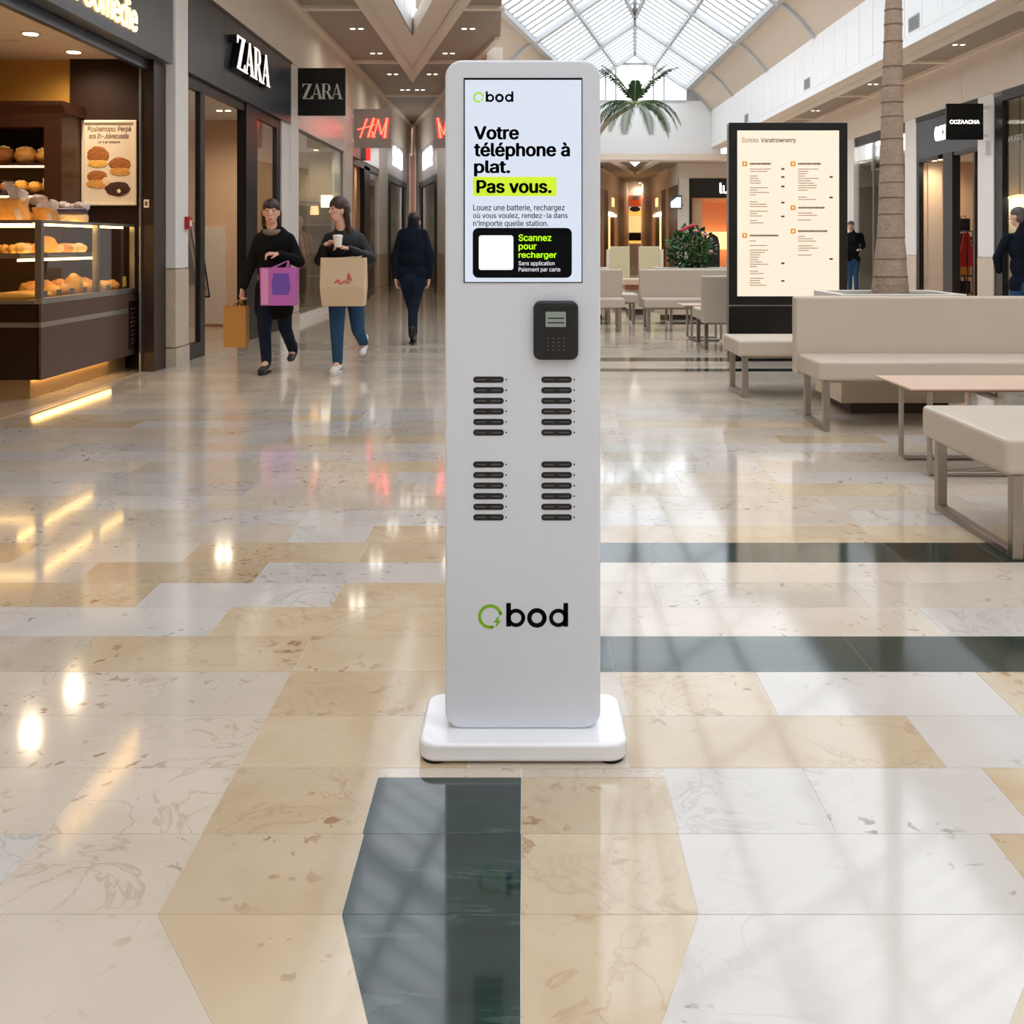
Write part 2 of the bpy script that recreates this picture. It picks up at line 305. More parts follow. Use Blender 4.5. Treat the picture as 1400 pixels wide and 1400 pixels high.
# ------------------------------------------------------------------ text
try: FONT = bpy.data.fonts.load(bpy.utils.system_resource('DATAFILES', path='fonts') + '/Inter.woff2')
except Exception: FONT = None
def text_geo(s, bold=0., ext=0.):
    """solid glyphs: outlines from the font, filled by winding number (its contours may overlap)"""
    from mathutils.geometry import delaunay_2d_cdt
    cu = bpy.data.curves.new('lettering', 'FONT'); cu.body = s; cu.fill_mode = 'NONE'; cu.resolution_u = 4
    if FONT: cu.font = FONT
    ob = bpy.data.objects.new('lettering', cu); COL.objects.link(ob)
    dg = bpy.context.evaluated_depsgraph_get(); dg.update(); me = bpy.data.meshes.new_from_object(ob.evaluated_get(dg))
    pv = [v.co.xy.copy() for v in me.vertices]; nxt = {}
    for e in me.edges: nxt.setdefault(e.vertices[0], []).append(e.vertices[1]); nxt.setdefault(e.vertices[1], []).append(e.vertices[0])
    bpy.data.objects.remove(ob); bpy.data.curves.remove(cu)
    loops = []; seen = set()
    for st_ in range(len(pv)):
        if st_ in seen or st_ not in nxt: continue
        lp = [st_]; seen.add(st_); cur = st_; prv = None
        while True:
            c_ = [q for q in nxt[cur] if q not in seen]
            if not c_: break
            q = min(c_); 
            if cur + 1 in c_: q = cur + 1
            lp.append(q); seen.add(q); cur = q
        if len(lp) > 2: loops.append(lp)
    bpy.data.meshes.remove(me)
    boxes = [(min(pv[i].x for i in l), max(pv[i].x for i in l), min(pv[i].y for i in l), max(pv[i].y for i in l)) for l in loops]
    ed = [(l[i], l[(i + 1) % len(l)]) for l in loops for i in range(len(l))]
    V2, E2, F2, *_ = delaunay_2d_cdt(pv, ed, [], 0, 1e-6)
    def wind(p):
        w = 0
        for l, bx in zip(loops, boxes):
            if not (bx[0] <= p.x <= bx[1] and bx[2] <= p.y <= bx[3]): continue
            for i in range(len(l)):
                a, b = pv[l[i]], pv[l[(i + 1) % len(l)]]
                if (a.y <= p.y) != (b.y <= p.y):
                    x = a.x + (p.y - a.y) / (b.y - a.y) * (b.x - a.x)
                    if x > p.x: w += 1 if b.y > a.y else -1
        return w
    keep = [f for f in F2 if wind(sum((V2[i] for i in f), V2[f[0]] * 0) / len(f)) != 0]
    used = sorted({i for f in keep for i in f}); ix = {q: k for k, q in enumerate(used)}; n0 = len(used)
    vs = [Vector((V2[i].x, V2[i].y, ext)) for i in used] + [Vector((V2[i].x, V2[i].y, -ext)) for i in used]
    fs = [tuple(ix[i] for i in f) for f in keep] + [tuple(n0 + ix[i] for i in reversed(f)) for f in keep]; cnt = {}
    for f in keep:
        for k in range(len(f)): a, b = f[k], f[(k + 1) % len(f)]; cnt.setdefault((min(a, b), max(a, b)), []).append((a, b))
    for es in cnt.values():
        if len(es) == 1: a, b = es[0]; fs.append((ix[b], ix[a], n0 + ix[a], n0 + ix[b]))
    if bold > 0:                                                   # heavier weight: the glyphs thickened all round
        n0 = len(vs); v2 = []; f2_ = []
        for k, (a, b) in enumerate([(0, 0)] + [(math.cos(t * math.pi / 4), math.sin(t * math.pi / 4)) for t in range(8)]):
            v2 += [v + Vector((a * bold, b * bold * .55, 0)) for v in vs]; f2_ += [tuple(i + k * n0 for i in f) for f in fs]
        vs, fs = v2, f2_
    return vs, fs
def fit_text(name, s, m, parent, place, bold=.0, depth=.0008, shear=0., split=False):
    """place(u, v, w): u,v in 0..1 over the ink box, w = depth 0..1"""
    vs, fs = text_geo(s, bold, .05)
    x0, x1 = min(v.x for v in vs), max(v.x for v in vs); y0, y1 = min(v.y for v in vs), max(v.y for v in vs); z0, z1 = min(v.z for v in vs), max(v.z for v in vs)
    mb = MB(); out = []
    for v in vs:
        u, w, d = (v.x - x0) / (x1 - x0), (v.y - y0) / (y1 - y0), (v.z - z0) / max(1e-6, z1 - z0)
        out.append(place(u + shear * (w - .5), w, d))
    mb.add(out, fs)
    if not split: return mb.build(name, m, parent)
    u0 = [ (v.x - x0) / (x1 - x0) for v in vs]; owner = list(range(len(vs)))
    def find(i):
        while owner[i] != i: owner[i] = owner[owner[i]]; i = owner[i]
        return i
    for f_ in fs:
        for q in f_[1:]: owner[find(q)] = find(f_[0])
    isl = {}
    for i in range(len(vs)): isl.setdefault(find(i), []).append(i)
    spans = sorted([(min(u0[i] for i in g), max(u0[i] for i in g), g) for g in isl.values()]); groups = []
    for a, b, g in spans:                                          # overlapping islands make one glyph (accents, thickening)
        if groups and a < groups[-1][1] - .002: groups[-1][1] = max(groups[-1][1], b); groups[-1][2] += g
        else: groups.append([a, b, list(g)])
    for a, b, g in groups:
        gs = set(g); ix = {q: n_ for n_, q in enumerate(g)}; q_ = MB(); q_.add([out[i] for i in g], [tuple(ix[i] for i in f_) for f_ in fs if f_[0] in gs]); q_.build('letter', m, parent)

# ================================================================== FLOOR
XL, XR = -3.55, 8.5
YB = -9.0                                                        # the hall closes behind the viewer here
rows_py = [1250, 1140, 1050, 978.5, 918.5, 870, 830, 797, 769, 742, 719]
rowY = [gY(p) for p in rows_py]
step = .268
while rowY[-1] < 7.6: rowY.append(rowY[-1] + step)
Y_NEAR, Y_FAR = gY(1400) - .35, rowY[-1]
fm = MB(); fm.box(-8.2, 12.0, YB, Y_FAR, -.2, -.004); fm.box(-8.2, 12.0, Y_FAR, 60, -.2, 0)
floor = fm.build('floor', 'floor_far'); struct(floor)
B('grout_bed', 'grout', floor, -3.9, 8.3, Y_NEAR, Y_FAR - .001, -.0045, -.0012)
B('near_paving', 'floor_far', floor, -8.2, 12.0, YB, Y_NEAR, -.006, 0)
UNIT = {}
def tile(x0, x1, y0, y1, m, g=.0014):
    if m not in UNIT:
        me = bpy.data.meshes.new('tile'); t = MB().box(-.5, .5, -.5, .5, -.5, .5); me.from_pydata(t.v, [], t.f); me.materials.append(MAT[m]); UNIT[m] = me
    o = link('tile', UNIT[m], ((x0 + x1) / 2, (y0 + y1) / 2, -.004), floor)
    o.scale = (x1 - x0 - g, y1 - y0 - g, .008); return o
W, T, C, G = 'tile_white', 'tile_tan', 'tile_cream', 'tile_green'
# joints measured as pixels on the front edge of each row: (first colour, joint, colour, joint, ...)
spec = {
 0: [C, 215, T, 467, G, 712, T, 955, W, 1438, T],
 1: [C, 60, C, 275, T, 495, G, 712, T, 929, W, 1144, W, 1420, T],
 2: [C, 326, T, 640, C, 860, T, 1295, W],
 3: [C, 193, C, 365, T, 640, C, 860, T, 1064, W, 1396, T],
 4: [C, 82, T, 400, T, 610, G, 840, G, 1193, G],
 5: [W, 283, T, 640, C, 880, C, 1297, W],
 6: [T, 184, W, 452, T, 640, C, 905, C, 1190, C],
 7: [C, 100, T, 345, W, 640, C, 968, C, 1250, C],
 8: [C, 248, T, 489, T, 640, G, 900, G, 1238, G],
 9: [C, 173, C, 392, W, 498, T, 620, T, 928, T, 1200, T],
}
XMAX = 8.3
for i in range(len(rowY) - 1):
    y0, y1 = rowY[i], rowY[i + 1]
    if i in spec:
        s = spec[i]; py = rows_py[i]; xs = [-3.85]; cs = []
        edge = 330 if i < 6 else 500
        for k, e in enumerate(s):
            if k % 2: xs.append((e - CX) / (py - HY) * H)
            else: cs.append(e)
        # running on to both sides at the same module
        left = []; x = xs[1]
        lim_l = -.75 * y1; lim_r = .68 * y1
        xl = min(xs[1], lim_l); 
        b = [xs[1] - (.67 if i > 1 else .335) * k for k in range(0, 9)]
        b = [q for q in b if q > max(-3.85, lim_l - .7)]
        b = sorted(b)
        for k in range(len(b) - 1): tile(b[k], b[k + 1], y0, y1, cs[0] if k == len(b) - 2 else random.choice([C, C, T, W]))
        for k in range(1, len(xs) - 1): 
            if i == 1 and cs[k] in (G, T) and 490 < s[2 * k - 1] < 900:
                yy = gY(1063); tile(xs[k], xs[k + 1], y0, yy, cs[k]); tile(xs[k], xs[k + 1], yy, y1, C)
            else: tile(xs[k], xs[k + 1], y0, y1, cs[k])
        x = xs[-1]; k = 0
        while x < min(XMAX, lim_r + .7):
            tile(x, x + .66, y0, y1, cs[-1] if (k == 0 or cs[-1] == G or i == 9) else random.choice([C, C, W])); x += .66; k += 1
    else:
        x = max(-3.85, -.66 * y1) - random.random() * .6
        x = max(x, -3.85)
        while x < min(XMAX, .62 * y1):
            w = random.choice([.5, .66, .66, .84]); tile(x, min(x + w, XMAX), y0, y1, random.choice([C, C, C, W, W, T])); x += w
# nearest row: joints fan the other way
yA, yB_ = Y_NEAR, rowY[0]
def nx(px0, px1): # front edge, back edge
    fr = (px1 - CX) / (1400 - HY) * H; bk = (px0 - CX) / (1250 - HY) * H
    q = (yB_ - yA) / (yB_ - gY(1400)); return bk + (fr - bk) * q, bk
js = [(-280, -260), (215, 290), (467, 503), (712, 712), (955, 905), (1438, 1380), (1900, 1840)]
for (a, b), m in zip(zip(js[:-1], js[1:]), [C, T, G, T, W, T]):
    a0, a1 = nx(*a); b0, b1 = nx(*b); e = .0008
    MB().ext([(a0 + e, yA), (b0 - e, yA), (b1 - e, yB_ - .0014), (a1 + e, yB_ - .0014)], 'xy', -.008, 0).build('tile', m, floor)
# thin dark inlays crossing the seating area
for p0, p1, m in ((508, 504, 'tile_green'), (494, 489, 'tile_green'), (443, 441, 'tile_green')):
    B('inlay_strip', m, floor, .1, 8.2, gY(p0), gY(p1), -.006, .0012)

# ================================================================== LEFT WALL
wl = B('wall_left', 'wall_beige', None, -3.85, XL - .02, YB, 31.9, 3.98, 4.95); struct(wl)
y = YB
for y0 in [YB + .2] + [-7.6 + 4.66 * k for k in range(0, 9)]:
    y1 = min(y0 + 4.65 if y0 > -8 else -7.61, 31.88)
    if y1 > y0: B('fascia_panel', 'wall_beige', wl, XL - .02, XL, y0, y1, 3.99, 4.9)
B('ledge', 'frame_brown', wl, XL - .05, XL + .015, 10.73, 15.45, 3.95, 3.99)
struct(B('wall_left_rear', 'wall_beige', None, -3.85, XL, YB, 5.4, 0, 3.98))
def pilaster(n, y0, y1, xf=None, xa=-3.80, xb=XL + .0, ztop=3.98):
    p = B('trim_%d' % n, 'wall_white', None, xa, xb, y0, y1, 1.0, ztop, xf=xf); struct(p)
    B('dado_tile', 'dado_stone', p, xa, xb + .004, y0 - .004, y1 + .004, .2, .99, xf=xf); B('base_tile', 'dado_stone', p, xa, xb + .012, y0 - .01, y1 + .01, 0, .19, xf=xf)
    return p
pl1 = pilaster(1, 10.35, 10.74, xa=-3.72)
pl2 = pilaster(2, 15.42, 15.95)
# red fire call point and bracket
fa = empty('fire_alarm', (XL + .03, 10.72, 1.46), 'small red fire alarm call point on white pilaster beside bakery', 'fire alarm')
B('housing', 'alarm_red', fa, XL + .0, XL + .05, 10.62, 10.72, 1.40, 1.53, bevel=.006); B('glass_plate', 'banner', fa, XL + .05, XL + .054, 10.64, 10.70, 1.43, 1.49)

# shop interiors -------------------------------------------------------------
def room(name, x0, x1, y0, y1, z1, mwall, mceil='bakery_ceiling', mfloor=None, xf=None, near=True):
    lo, hi = min(x0, x1), max(x0, x1); back = x0
    r = MB().box(min(back, back + (.1 if back > 0 else -.1)), max(back, back + (.1 if back > 0 else -.1)), y0, y1, 0, z1).build('wall_' + name, mwall, None, xf=xf); struct(r)
    B('party_wall', mwall, r, lo, hi, y1, y1 + .08, 0, z1, xf=xf); 
    if near: B('party_wall', mwall, r, lo, hi, y0 - .08, y0, 0, z1, xf=xf)
    B('ceiling_board', mceil, r, lo, hi, y0 - .08, y1 + .08, z1, z1 + .08, xf=xf)
    if mfloor: B('floor_finish', mfloor, r, lo, hi, y0, y1, 0, .003, xf=xf)
    return r
def downlight(x, y, z, label, group, power=0, r=.055, col=(1, .82, .58), lamp='lamp_warm'):
    o = empty('downlight', (x, y, z), label, 'ceiling light', group)
    MB().lathe((x, y, z), [(r, -.006), (r * 1.3, -.006), (r * 1.3, 0), (r, 0)], 16).build('ring', 'lamp_ring', o)
    MB().lathe((x, y, z), [(r * .95, -.011), (r * .95, -.0062)], 16).build('lens', lamp, o)
    if power:
        l_ = point_light('lamp', (x, y, z - .03), power, col, o, r, 'SPOT'); l_.data.spot_size = math.radians(165); l_.data.spot_blend = 1.0
    return o

# ------------------------------------------------------------------ BAKERY
rb = room('bakery', -7.6, -3.74, 5.5, 10.32, 3.1, 'wall_mustard')
B('panelling', 'wood_dark', rb, -4.58, -3.76, 10.27, 10.32, 0, 3.1)
B('floor_finish', 'tile_tan', rb, -7.6, -3.74, 5.5, 10.3, 0, .004)
B('ceiling_joint', 'lamp_ring', rb, -7.4, -4.62, 9.3, 9.33, 3.094, 3.1)
sf = B('trim_3', 'fascia_grey', None, -3.74, XL - .0, 5.4, 10.28, 3.05, 3.985); struct(sf)
B('shutter_box', 'frame_black', sf, -3.80, -3.74, 5.4, 10.2, 2.98, 3.09); B('shutter_rail', 'fascia_slate', sf, -3.76, -3.70, 5.4, 10.2, 2.95, 3.04)
fr = B('trim_4', 'frame_brown', None, -3.76, -3.64, 10.0, 10.33, 0, 3.05); struct(fr)
B('guide_rail', 'alu', fr, -3.77, -3.755, 9.96, 10.0, 0, 3.0)
lp = empty('wall_plate', (-3.70, 9.99, 1.64), 'small cream notice plate on dark shutter frame', 'notice')
B('plate', 'poster_frame', lp, -3.735, -3.685, 9.985, 9.999, 1.60, 1.68, bevel=.004); B('keyhole_mark', 'poster_ink', lp, -3.722, -3.698, 9.983, 9.985, 1.62, 1.66)
struct(B('trim_5', 'groove', None, -3.62, -3.60, 6.0, 10.3, -.001, .0015))
# illuminated name on the fascia
sg = empty('shop_letters', (XL, 8.0, 3.16), 'glowing cream bakery name lettering on dark grey fascia', 'shop sign')
def bk(u, v, w): return Vector((XL + .004 + .012 * w, 7.8 + 1.51 * u, 3.16 + .265 * v))
fit_text('letters', 'La Comédie', 'letter_cream', sg, bk, .016, split=True)
for i, (x, yy) in enumerate(((-4.36, 9.0), (-4.36, 9.86))):
    downlight(x, yy, 3.098, 'round warm downlight in bakery ceiling', 'bakery ceiling downlights', 65, .065)

# back shelf cabinet
cb = empty('bread_shelf', (-5.3, 10.1, 0), 'dark wooden bread shelf cabinet with cornice against mustard wall', 'shelf')
cx0, cx1, cyf, cyb = -6.6, -4.46, 9.82, 10.26
B('side_panel', 'wood_shelf', cb, -4.50, cx1, cyf, cyb, 0, 2.37); B('stile', 'wood_shelf', cb, -4.63, -4.50, cyf, cyf + .03, 0, 2.37); B('side_panel', 'wood_shelf', cb, cx0, cx0 + .1, cyf, cyb, 0, 2.37)
B('back_panel', 'wood_dark', cb, cx0 + .1, -4.50, cyb - .02, cyb, 0, 2.37)
B('top_rail', 'wood_shelf', cb, cx0, cx1, cyf, cyb, 2.37, 2.5)
MB().ext([(cyf, 2.5), (cyf - .07, 2.57), (cyf - .07, 2.61), (cyb, 2.61), (cyb, 2.5)], 'yz', cx0, cx1 + .04).build('cornice', 'wood_shelf', cb)
shz = [2.03, 1.74, 1.45]
for z in shz:
    sh = B('shelf_board', 'wood_shelf', cb, cx0 + .1, -4.50, cyf + .032, cyb - .02, z - .03, z)
    B('light_strip', 'led_warm', sh, cx0 + .12, -4.52, cyf + .036, cyf + .056, z - .045, z - .03)
def loaf(name, c, r, m, label, group, seed, rz=0., cat='bread', warp=.16, scores=0):
    x, y_, z = c
    rot = Matrix.Rotation(rz, 3, 'Z')
    mb = MB().ell((x, y_, z + r[2] * .82), r, 18, 12, rot, warp, seed)
    for v in mb.v: v.z = max(v.z, z)
    if not scores: return tag(mb.build(name, m, None, smooth=60), label, cat, group)
    o = empty(name, (x, y_, z), label, cat, group); mb.build('crust', m, o, smooth=60)
    for k in range(scores):
        t = -.5 + (k + .5) / scores; d = rot @ Vector((r[0] * t * 1.3, 0, 0))
        pts = [Vector((x, y_, 0)) + d + rot @ Vector((-.012 + .024 * q, r[1] * (q - .5) * 1.1, 0)) for q in (0, .5, 1)]
        for p in pts:
            e = rot.transposed() @ (p - Vector((x, y_, 0))); p.z = z + r[2] * .82 + r[2] * math.sqrt(max(.05, 1 - (e.x / r[0]) ** 2 - (e.y / r[1]) ** 2)) * 1.0
        MB().tube(pts, .012, 6).build('score', 'bread_flour', o, smooth=60)
    return o
for i, (px, w, h, m) in enumerate(((-24, 26, 26, 'bread_dark'), (4, 25, 26, 'bread_dark'), (34, 29, 25, 'bread'), (62, 23, 24, 'bread_gold'))):
    loaf('round_loaf', (Xy(px, 9.97), 9.99, shz[0]), (w * .0071 * .5, .12, h * .0071 * .5), m, ['dark squarish loaf at the hidden end of upper cabinet shelf', 'dark brown crusty loaf on upper cabinet shelf', 'large scored brown loaf mid upper cabinet shelf', 'pale golden loaf against the cabinet side on upper shelf'][i], 'loaves on the upper bread shelf', i + 3, scores=3)
for i, (px, w, h, m) in enumerate(((-12, 20, 18, 'bread'), (9, 15, 16, 'bread_dark'), (28, 17, 19, 'bread_gold'), (47, 16, 17, 'bread_gold'), (66, 16, 25, 'bread_flour'))):
    loaf('small_loaf', (Xy(px, 9.97), 9.99, shz[1]), (w * .0071 * .5, .1, h * .0071 * .5), m, ['brown loaf at the hidden end of lower cabinet shelf', 'small dark loaf on lower cabinet shelf', 'golden bun next to the dark loaf on lower cabinet shelf', 'golden bun next to the tall floury loaf on lower shelf', 'tall floury loaf against the cabinet side on lower shelf'][i], 'loaves on the lower bread shelf', i + 13, scores=2)
for i, px in enumerate((6, 36, 64)):
    loaf('small_loaf', (Xy(px, 9.97), 9.99, shz[2]), (.08, .1, .06), 'bread', 'bun on bottom shelf of bread cabinet behind the wrapped loaves', 'buns on the bottom bread shelf', i + 33)

# framed poster
po = empty('framed_poster', (-4.14, 10.26, 1.63), 'cream framed bakery poster with four breads on dark panelling', 'poster')
px0, px1, pz0, pz1, pyy = Xy(111, 10.24), Xy(186.5, 10.24), Zy(281, 10.24), Zy(164, 10.24), 10.24
for a in ((px0, px1, pz1 - .03, pz1), (px0, px1, pz0, pz0 + .03), (px0, px0 + .03, pz0 + .03, pz1 - .03), (px1 - .03, px1, pz0 + .03, pz1 - .03)):
    B('frame_bar', 'poster_frame', po, a[0], a[1], pyy, 10.27, a[2], a[3], bevel=.006)
sheet = B('sheet', 'poster_paper', po, px0 + .03, px1 - .03, 10.258, 10.268, pz0 + .03, pz1 - .03)
def pp(X0, X1, T_, B_, d=.003):
    return lambda u, v, w: Vector((Xy(X0, 10.24) + (Xy(X1, 10.24) - Xy(X0, 10.24)) * u, 10.257 - d * w, Zy(B_, 10.24) + (Zy(T_, 10.24) - Zy(B_, 10.24)) * v))
fit_text('title', 'Pculiemopo: Perpà', 'poster_ink', sheet, pp(119, 178, 172, 181), .0, shear=.02); fit_text('title', 'sos In-Joivocuside', 'poster_ink', sheet, pp(121, 175, 182, 189), 0, shear=.02); fit_text('title', 'Un à pr eslesno', 'poster_ink', sheet, pp(133, 163, 192, 196), 0)
for i, (cx_, cz_, w, h, m) in enumerate(((133, 212, 15, 12, 'bread_dark'), (133, 223, 14, 6, 'bread_gold'), (163, 224, 15, 9, 'bread_dark'), (163, 234, 14, 6, 'bread'), (132, 241, 14, 8, 'bread_dark'), (133, 251, 16, 6, 'bread'), (144, 248, 6, 6, 'bread_flour'), (160, 258, 17, 10, 'choco'), (162, 261, 4, 4, 'pastry_cream'))):
    c = P(cx_, cz_, 10.24); MB().ell((c.x, 10.2545 - .0004 * i, c.z), (w * .0073, .003, h * .0073), 20, 10, None, .12, i).build('printed_bread', m, sheet, smooth=60)

# display counter
ct = empty('display_counter', (-4.4, 9.1, 0), 'brown bakery counter with glass pastry case and lit toe kick', 'counter')
x0, xf_, y0, y1 = -4.42, -3.84, 8.1, 10.22
B('front_panel', 'counter_dark', ct, x0, xf_ - .02, y0, y0 + .03, .17, .77); B('side_panel', 'counter_brown', ct, xf_ - .03, xf_, y0, y1, .17, .77)
B('carcass', 'counter_dark', ct, x0, xf_ - .03, y0 + .03, y1, .17, .76)
B('stripe', 'steel', ct, xf_, xf_ + .005, y0, 9.86, .585, .625); B('stripe', 'alu', ct, x0, xf_, y0 - .004, y0, .585, .625)
kk = B('toe_kick', 'kick_gold', ct, x0, -3.985, 8.22, y1 - .05, .0, .17)
B('light_strip', 'led_warm', ct, -3.975, -3.955, 8.24, 9.75, .152, .168)
vg = B('vent_grille', 'counter_dark', ct, xf_, xf_ + .008, 9.88, 10.16, .23, .69)
for k in range(9): B('louvre', 'counter_brown', vg, xf_ + .008, xf_ + .016, 9.91, 10.13, .27 + .042 * k, .29 + .042 * k)
cs_t = 1.435
B('ledge', 'steel', ct, xf_ - .05, xf_ + .006, y0, 10.1, .77, .815); B('ledge', 'alu', ct, x0, xf_ - .05, y0 - .004, y0 + .05, .77, .80)
B('deck', 'tray', ct, x0, xf_ - .05, y0 + .05, 10.1, .77, .80)
for yy in (y0, 9.17, 10.03): B('post', 'alu', ct, xf_ - .05, xf_, yy, yy + .05, .815, cs_t - .02)
for yy in (y0, 9.2): B('post', 'alu', ct, x0, x0 + .05, yy, yy + .05, .8, cs_t - .02)
B('side_pane', 'case_glass', ct, xf_ - .012, xf_ - .006, y0 + .05, 9.17, .815, cs_t - .02); B('side_pane', 'case_glass', ct, xf_ - .012, xf_ - .006, 9.22, 10.03, .815, cs_t - .02)
B('front_pane', 'case_glass', ct, x0 + .05, xf_ - .05, y0 + .01, y0 + .016, .80, cs_t - .02); B('top_pane', 'case_glass', ct, x0, xf_, y0, 10.09, cs_t - .018, cs_t)
B('top_edge', 'alu', ct, xf_ - .004, xf_ + .004, y0, 10.09, cs_t - .022, cs_t + .002); B('top_edge', 'alu', ct, x0, xf_, y0 - .006, y0, cs_t - .022, cs_t + .002)
B('glass_shelf', 'case_glass', ct, x0 + .05, xf_ - .22, y0 + .12, 9.75, 1.155, 1.17); B('shelf_edge', 'alu', ct, xf_ - .235, xf_ - .22, y0 + .12, 9.75, 1.13, 1.172); B('shelf_edge', 'alu', ct, x0 + .05, xf_ - .22, y0 + .105, y0 + .12, 1.13, 1.172)
B('light_strip', 'led_warm', ct, xf_ - .10, xf_ - .08, y0 + .06, 9.95, cs_t - .04, cs_t - .022); B('light_strip', 'led_warm', ct, xf_ - .25, xf_ - .235, y0 + .12, 9.7, 1.105, 1.125)
B('light_strip', 'led_warm', ct, x0 + .06, xf_ - .12, y0 + .07, y0 + .085, cs_t - .04, cs_t - .025)
k = 0
def pastry(name, x, yy, z, r, m, label, group, rz=0., warp=.2):
    global k; k += 1
    return loaf(name, (x, yy, z), r, m, label, group, k * 1.7, rz, 'pastry', warp)
for i in range(7): pastry('bread_roll', xf_ - .33 - .02 * (i % 2), (8.45, 8.59, 8.73, 9.10, 9.24, 9.38, 9.52)[i], 1.171, (.08, .062, .045), ['bread_flour', 'bread', 'bread_flour'][i % 3], 'pale bread roll on upper glass shelf of pastry case', 'rolls on the case shelf')
pastry('round_brioche', xf_ - .34, 8.915, 1.171, (.09, .09, .08), 'banana', 'round golden brioche raised on upper shelf of pastry case', None, warp=.06)
for i in range(5): pastry('bread_roll', -4.342 + .06 * i, y0 + .19, 1.171, (.027, .055, .04), 'bread_gold', 'golden roll on upper shelf behind the front pane of pastry case', 'rolls behind the front pane')
for i in range(7): pastry('croissant', xf_ - .18, 8.68 + .205 * i, .80, (.075, .08, .055 if i != 2 else .1), ['bread_gold', 'bread', 'banana', 'bread_gold', 'bread'][i % 5], 'golden croissant on the deck of pastry case beside price cards' if i != 2 else 'tall yellow pastry standing out among croissants on the case deck', 'croissants on the case deck', .5)
for i in range(5): pastry('croissant', xf_ - .38, 8.72 + .26 * i, .80, (.09, .09, .07), 'bread', 'browned pastry in the second row on the case deck', 'second row of pastries on the case deck')
for i in range(5): loaf('baguette', (-4.14, y0 + .125 + .08 * i, .80), (.2, .033, .033), 'bread_gold', 'long thin baguette lying on deck behind front pane', 'baguettes in the pastry case', 60 + i, -.06, 'bread', .08)
for i in range(6): tag(B('price_card', 'price_card', None, xf_ - .075, xf_ - .07, 8.28 + .25 * i, 8.36 + .25 * i, .816, .865), 'small dark price card along the lower edge of pastry case', 'price card', 'price cards in the pastry case')
tag(B('price_card', 'card_yellow', None, xf_ - .075, xf_ - .07, 9.93, 10.0, .83, .93), 'yellow price card by the last post of pastry case', 'price card')
# wrapped loaves on the case
wb = empty('wrapped_bread', (-4.02, 8.9, cs_t), 'wide berry topped loaf in clear wrap on glass pastry case', 'bread')
c = Vector((-4.075, 9.0, cs_t)); rz = .28
R_ = Matrix.Rotation(rz, 3, 'Z')
def wbx(name, x0_, x1_, ya, yb, za, zb, m, bev):
    mb = MB().box(x0_, x1_, ya, yb, za, zb); mb.v = [c + R_ @ v for v in mb.v]; return mb.build(name, m, wb, bevel=bev, seg=3)
wbx('crumb_base', -.2, .2, -.09, .09, .001, .075, 'bread_flour', .02); wbx('berry_layer', -.195, .195, -.095, .095, .075, .125, 'berry', .015)
mb = MB()
for q in range(9): mb.ell(c + R_ @ Vector((-.17 + .043 * q, random.uniform(-.03, .03), .14 + .012 * math.sin(q * 2))), (.04, .075, .035), 10, 8, None, .3, q)
mb.build('crumble_top', 'wrap', wb, smooth=60)
MB().ell(c + R_ @ Vector((-.2, 0, .19)), (.075, .05, .05), 12, 8, None, .5, 4).build('gathered_wrap', 'wrap', wb, smooth=40)
def sachet(x, yy, w, h, lean, label, seed):
    o = empty('wrapped_slices', (x, yy, cs_t), label, 'bread')
    def T(p): return Vector((x + p[0] - lean * p[2], yy + p[1], cs_t + p[2]))
    MB().box(-w * .5, w * .32, -.07, .07, .001, h * .55).build('sliced_loaf', 'bread_dark' if seed else 'bread', o, bevel=.02, xf=T)
    mb = MB().loft([(-w / 2, -.08, .001), (w / 2, -.08, .001), (w / 2, .08, .001), (-w / 2, .08, .001)], [(-w * .12, -.03, h), (w * .12, -.03, h), (w * .12, .03, h), (-w * .12, .03, h)])
    mb.build('clear_wrap', 'case_glass', o, xf=T)
    MB().loft([(w * .12, -.084, .005), (w * .3, -.084, .005), (w * .3, -.081, .005), (w * .12, -.081, .005)], [(-.02, -.035, h * .96), (.05, -.035, h * .96), (.05, -.03, h * .96), (-.02, -.03, h * .96)]).build('label_band', 'wrap', o, xf=T)
    MB().ell(T((w * .3, 0, h * .62)), (.05, .04, .05), 10, 8, None, .5, seed).build('wrap_knot', 'wrap', o, smooth=50)
    return o
sachet(-4.13, 8.32, .26, .33, .25, 'tall clear bag of sliced bread with pale band on pastry case', 0); sachet(-4.27, 8.64, .22, .3, .2, 'dark sliced loaf in clear bag at the counter end', 1)
sachet(-3.965, 8.52, .2, .21, .3, 'small clear bag of bread with leaning label on pastry case', 0)

# ------------------------------------------------------------------ CLOTHING SHOP (serif sign)
rz_ = room('boutique', -7.6, -3.62, 10.84, 15.35, 3.1, 'peach_wall', 'wall_white', 'shop_floor')
B('wall_panel_moulding', 'wall_beige', rz_, -4.85, -4.5, 15.31, 15.35, .05, 1.5)
fz = MB().box(-3.72, XL - .01, 10.74, 15.42, 3.05, 3.95).build('trim_6', 'fascia_slate'); struct(fz)
for a, b in ((10.745, 12.0), (12.004, 13.73), (13.734, 15.41)): B('cladding_panel', 'fascia_slate', fz, XL - .01, XL + .005, a, b, 3.05, 3.95)
def posts(name, n, x, ys, z1, m, parent=None, w=.05):
    pass
w1 = empty('window_1', (-3.64, 10.76, 0)); struct(w1)
B('frame', 'frame_black', w1, -3.66, -3.60, 11.30, 11.46, 0, 3.05); B('frame', 'frame_black', w1, -3.66, -3.60, 10.75, 11.30, 2.92, 3.05); B('kick_plate', 'frame_black', w1, -3.66, -3.60, 10.75, 11.30, 0, .17)
B('pane', 'shop_glass', w1, -3.635, -3.627, 10.75, 11.30, .17, 2.92)
d1 = empty('door_1', (-3.64, 12.2, 0)); struct(d1)
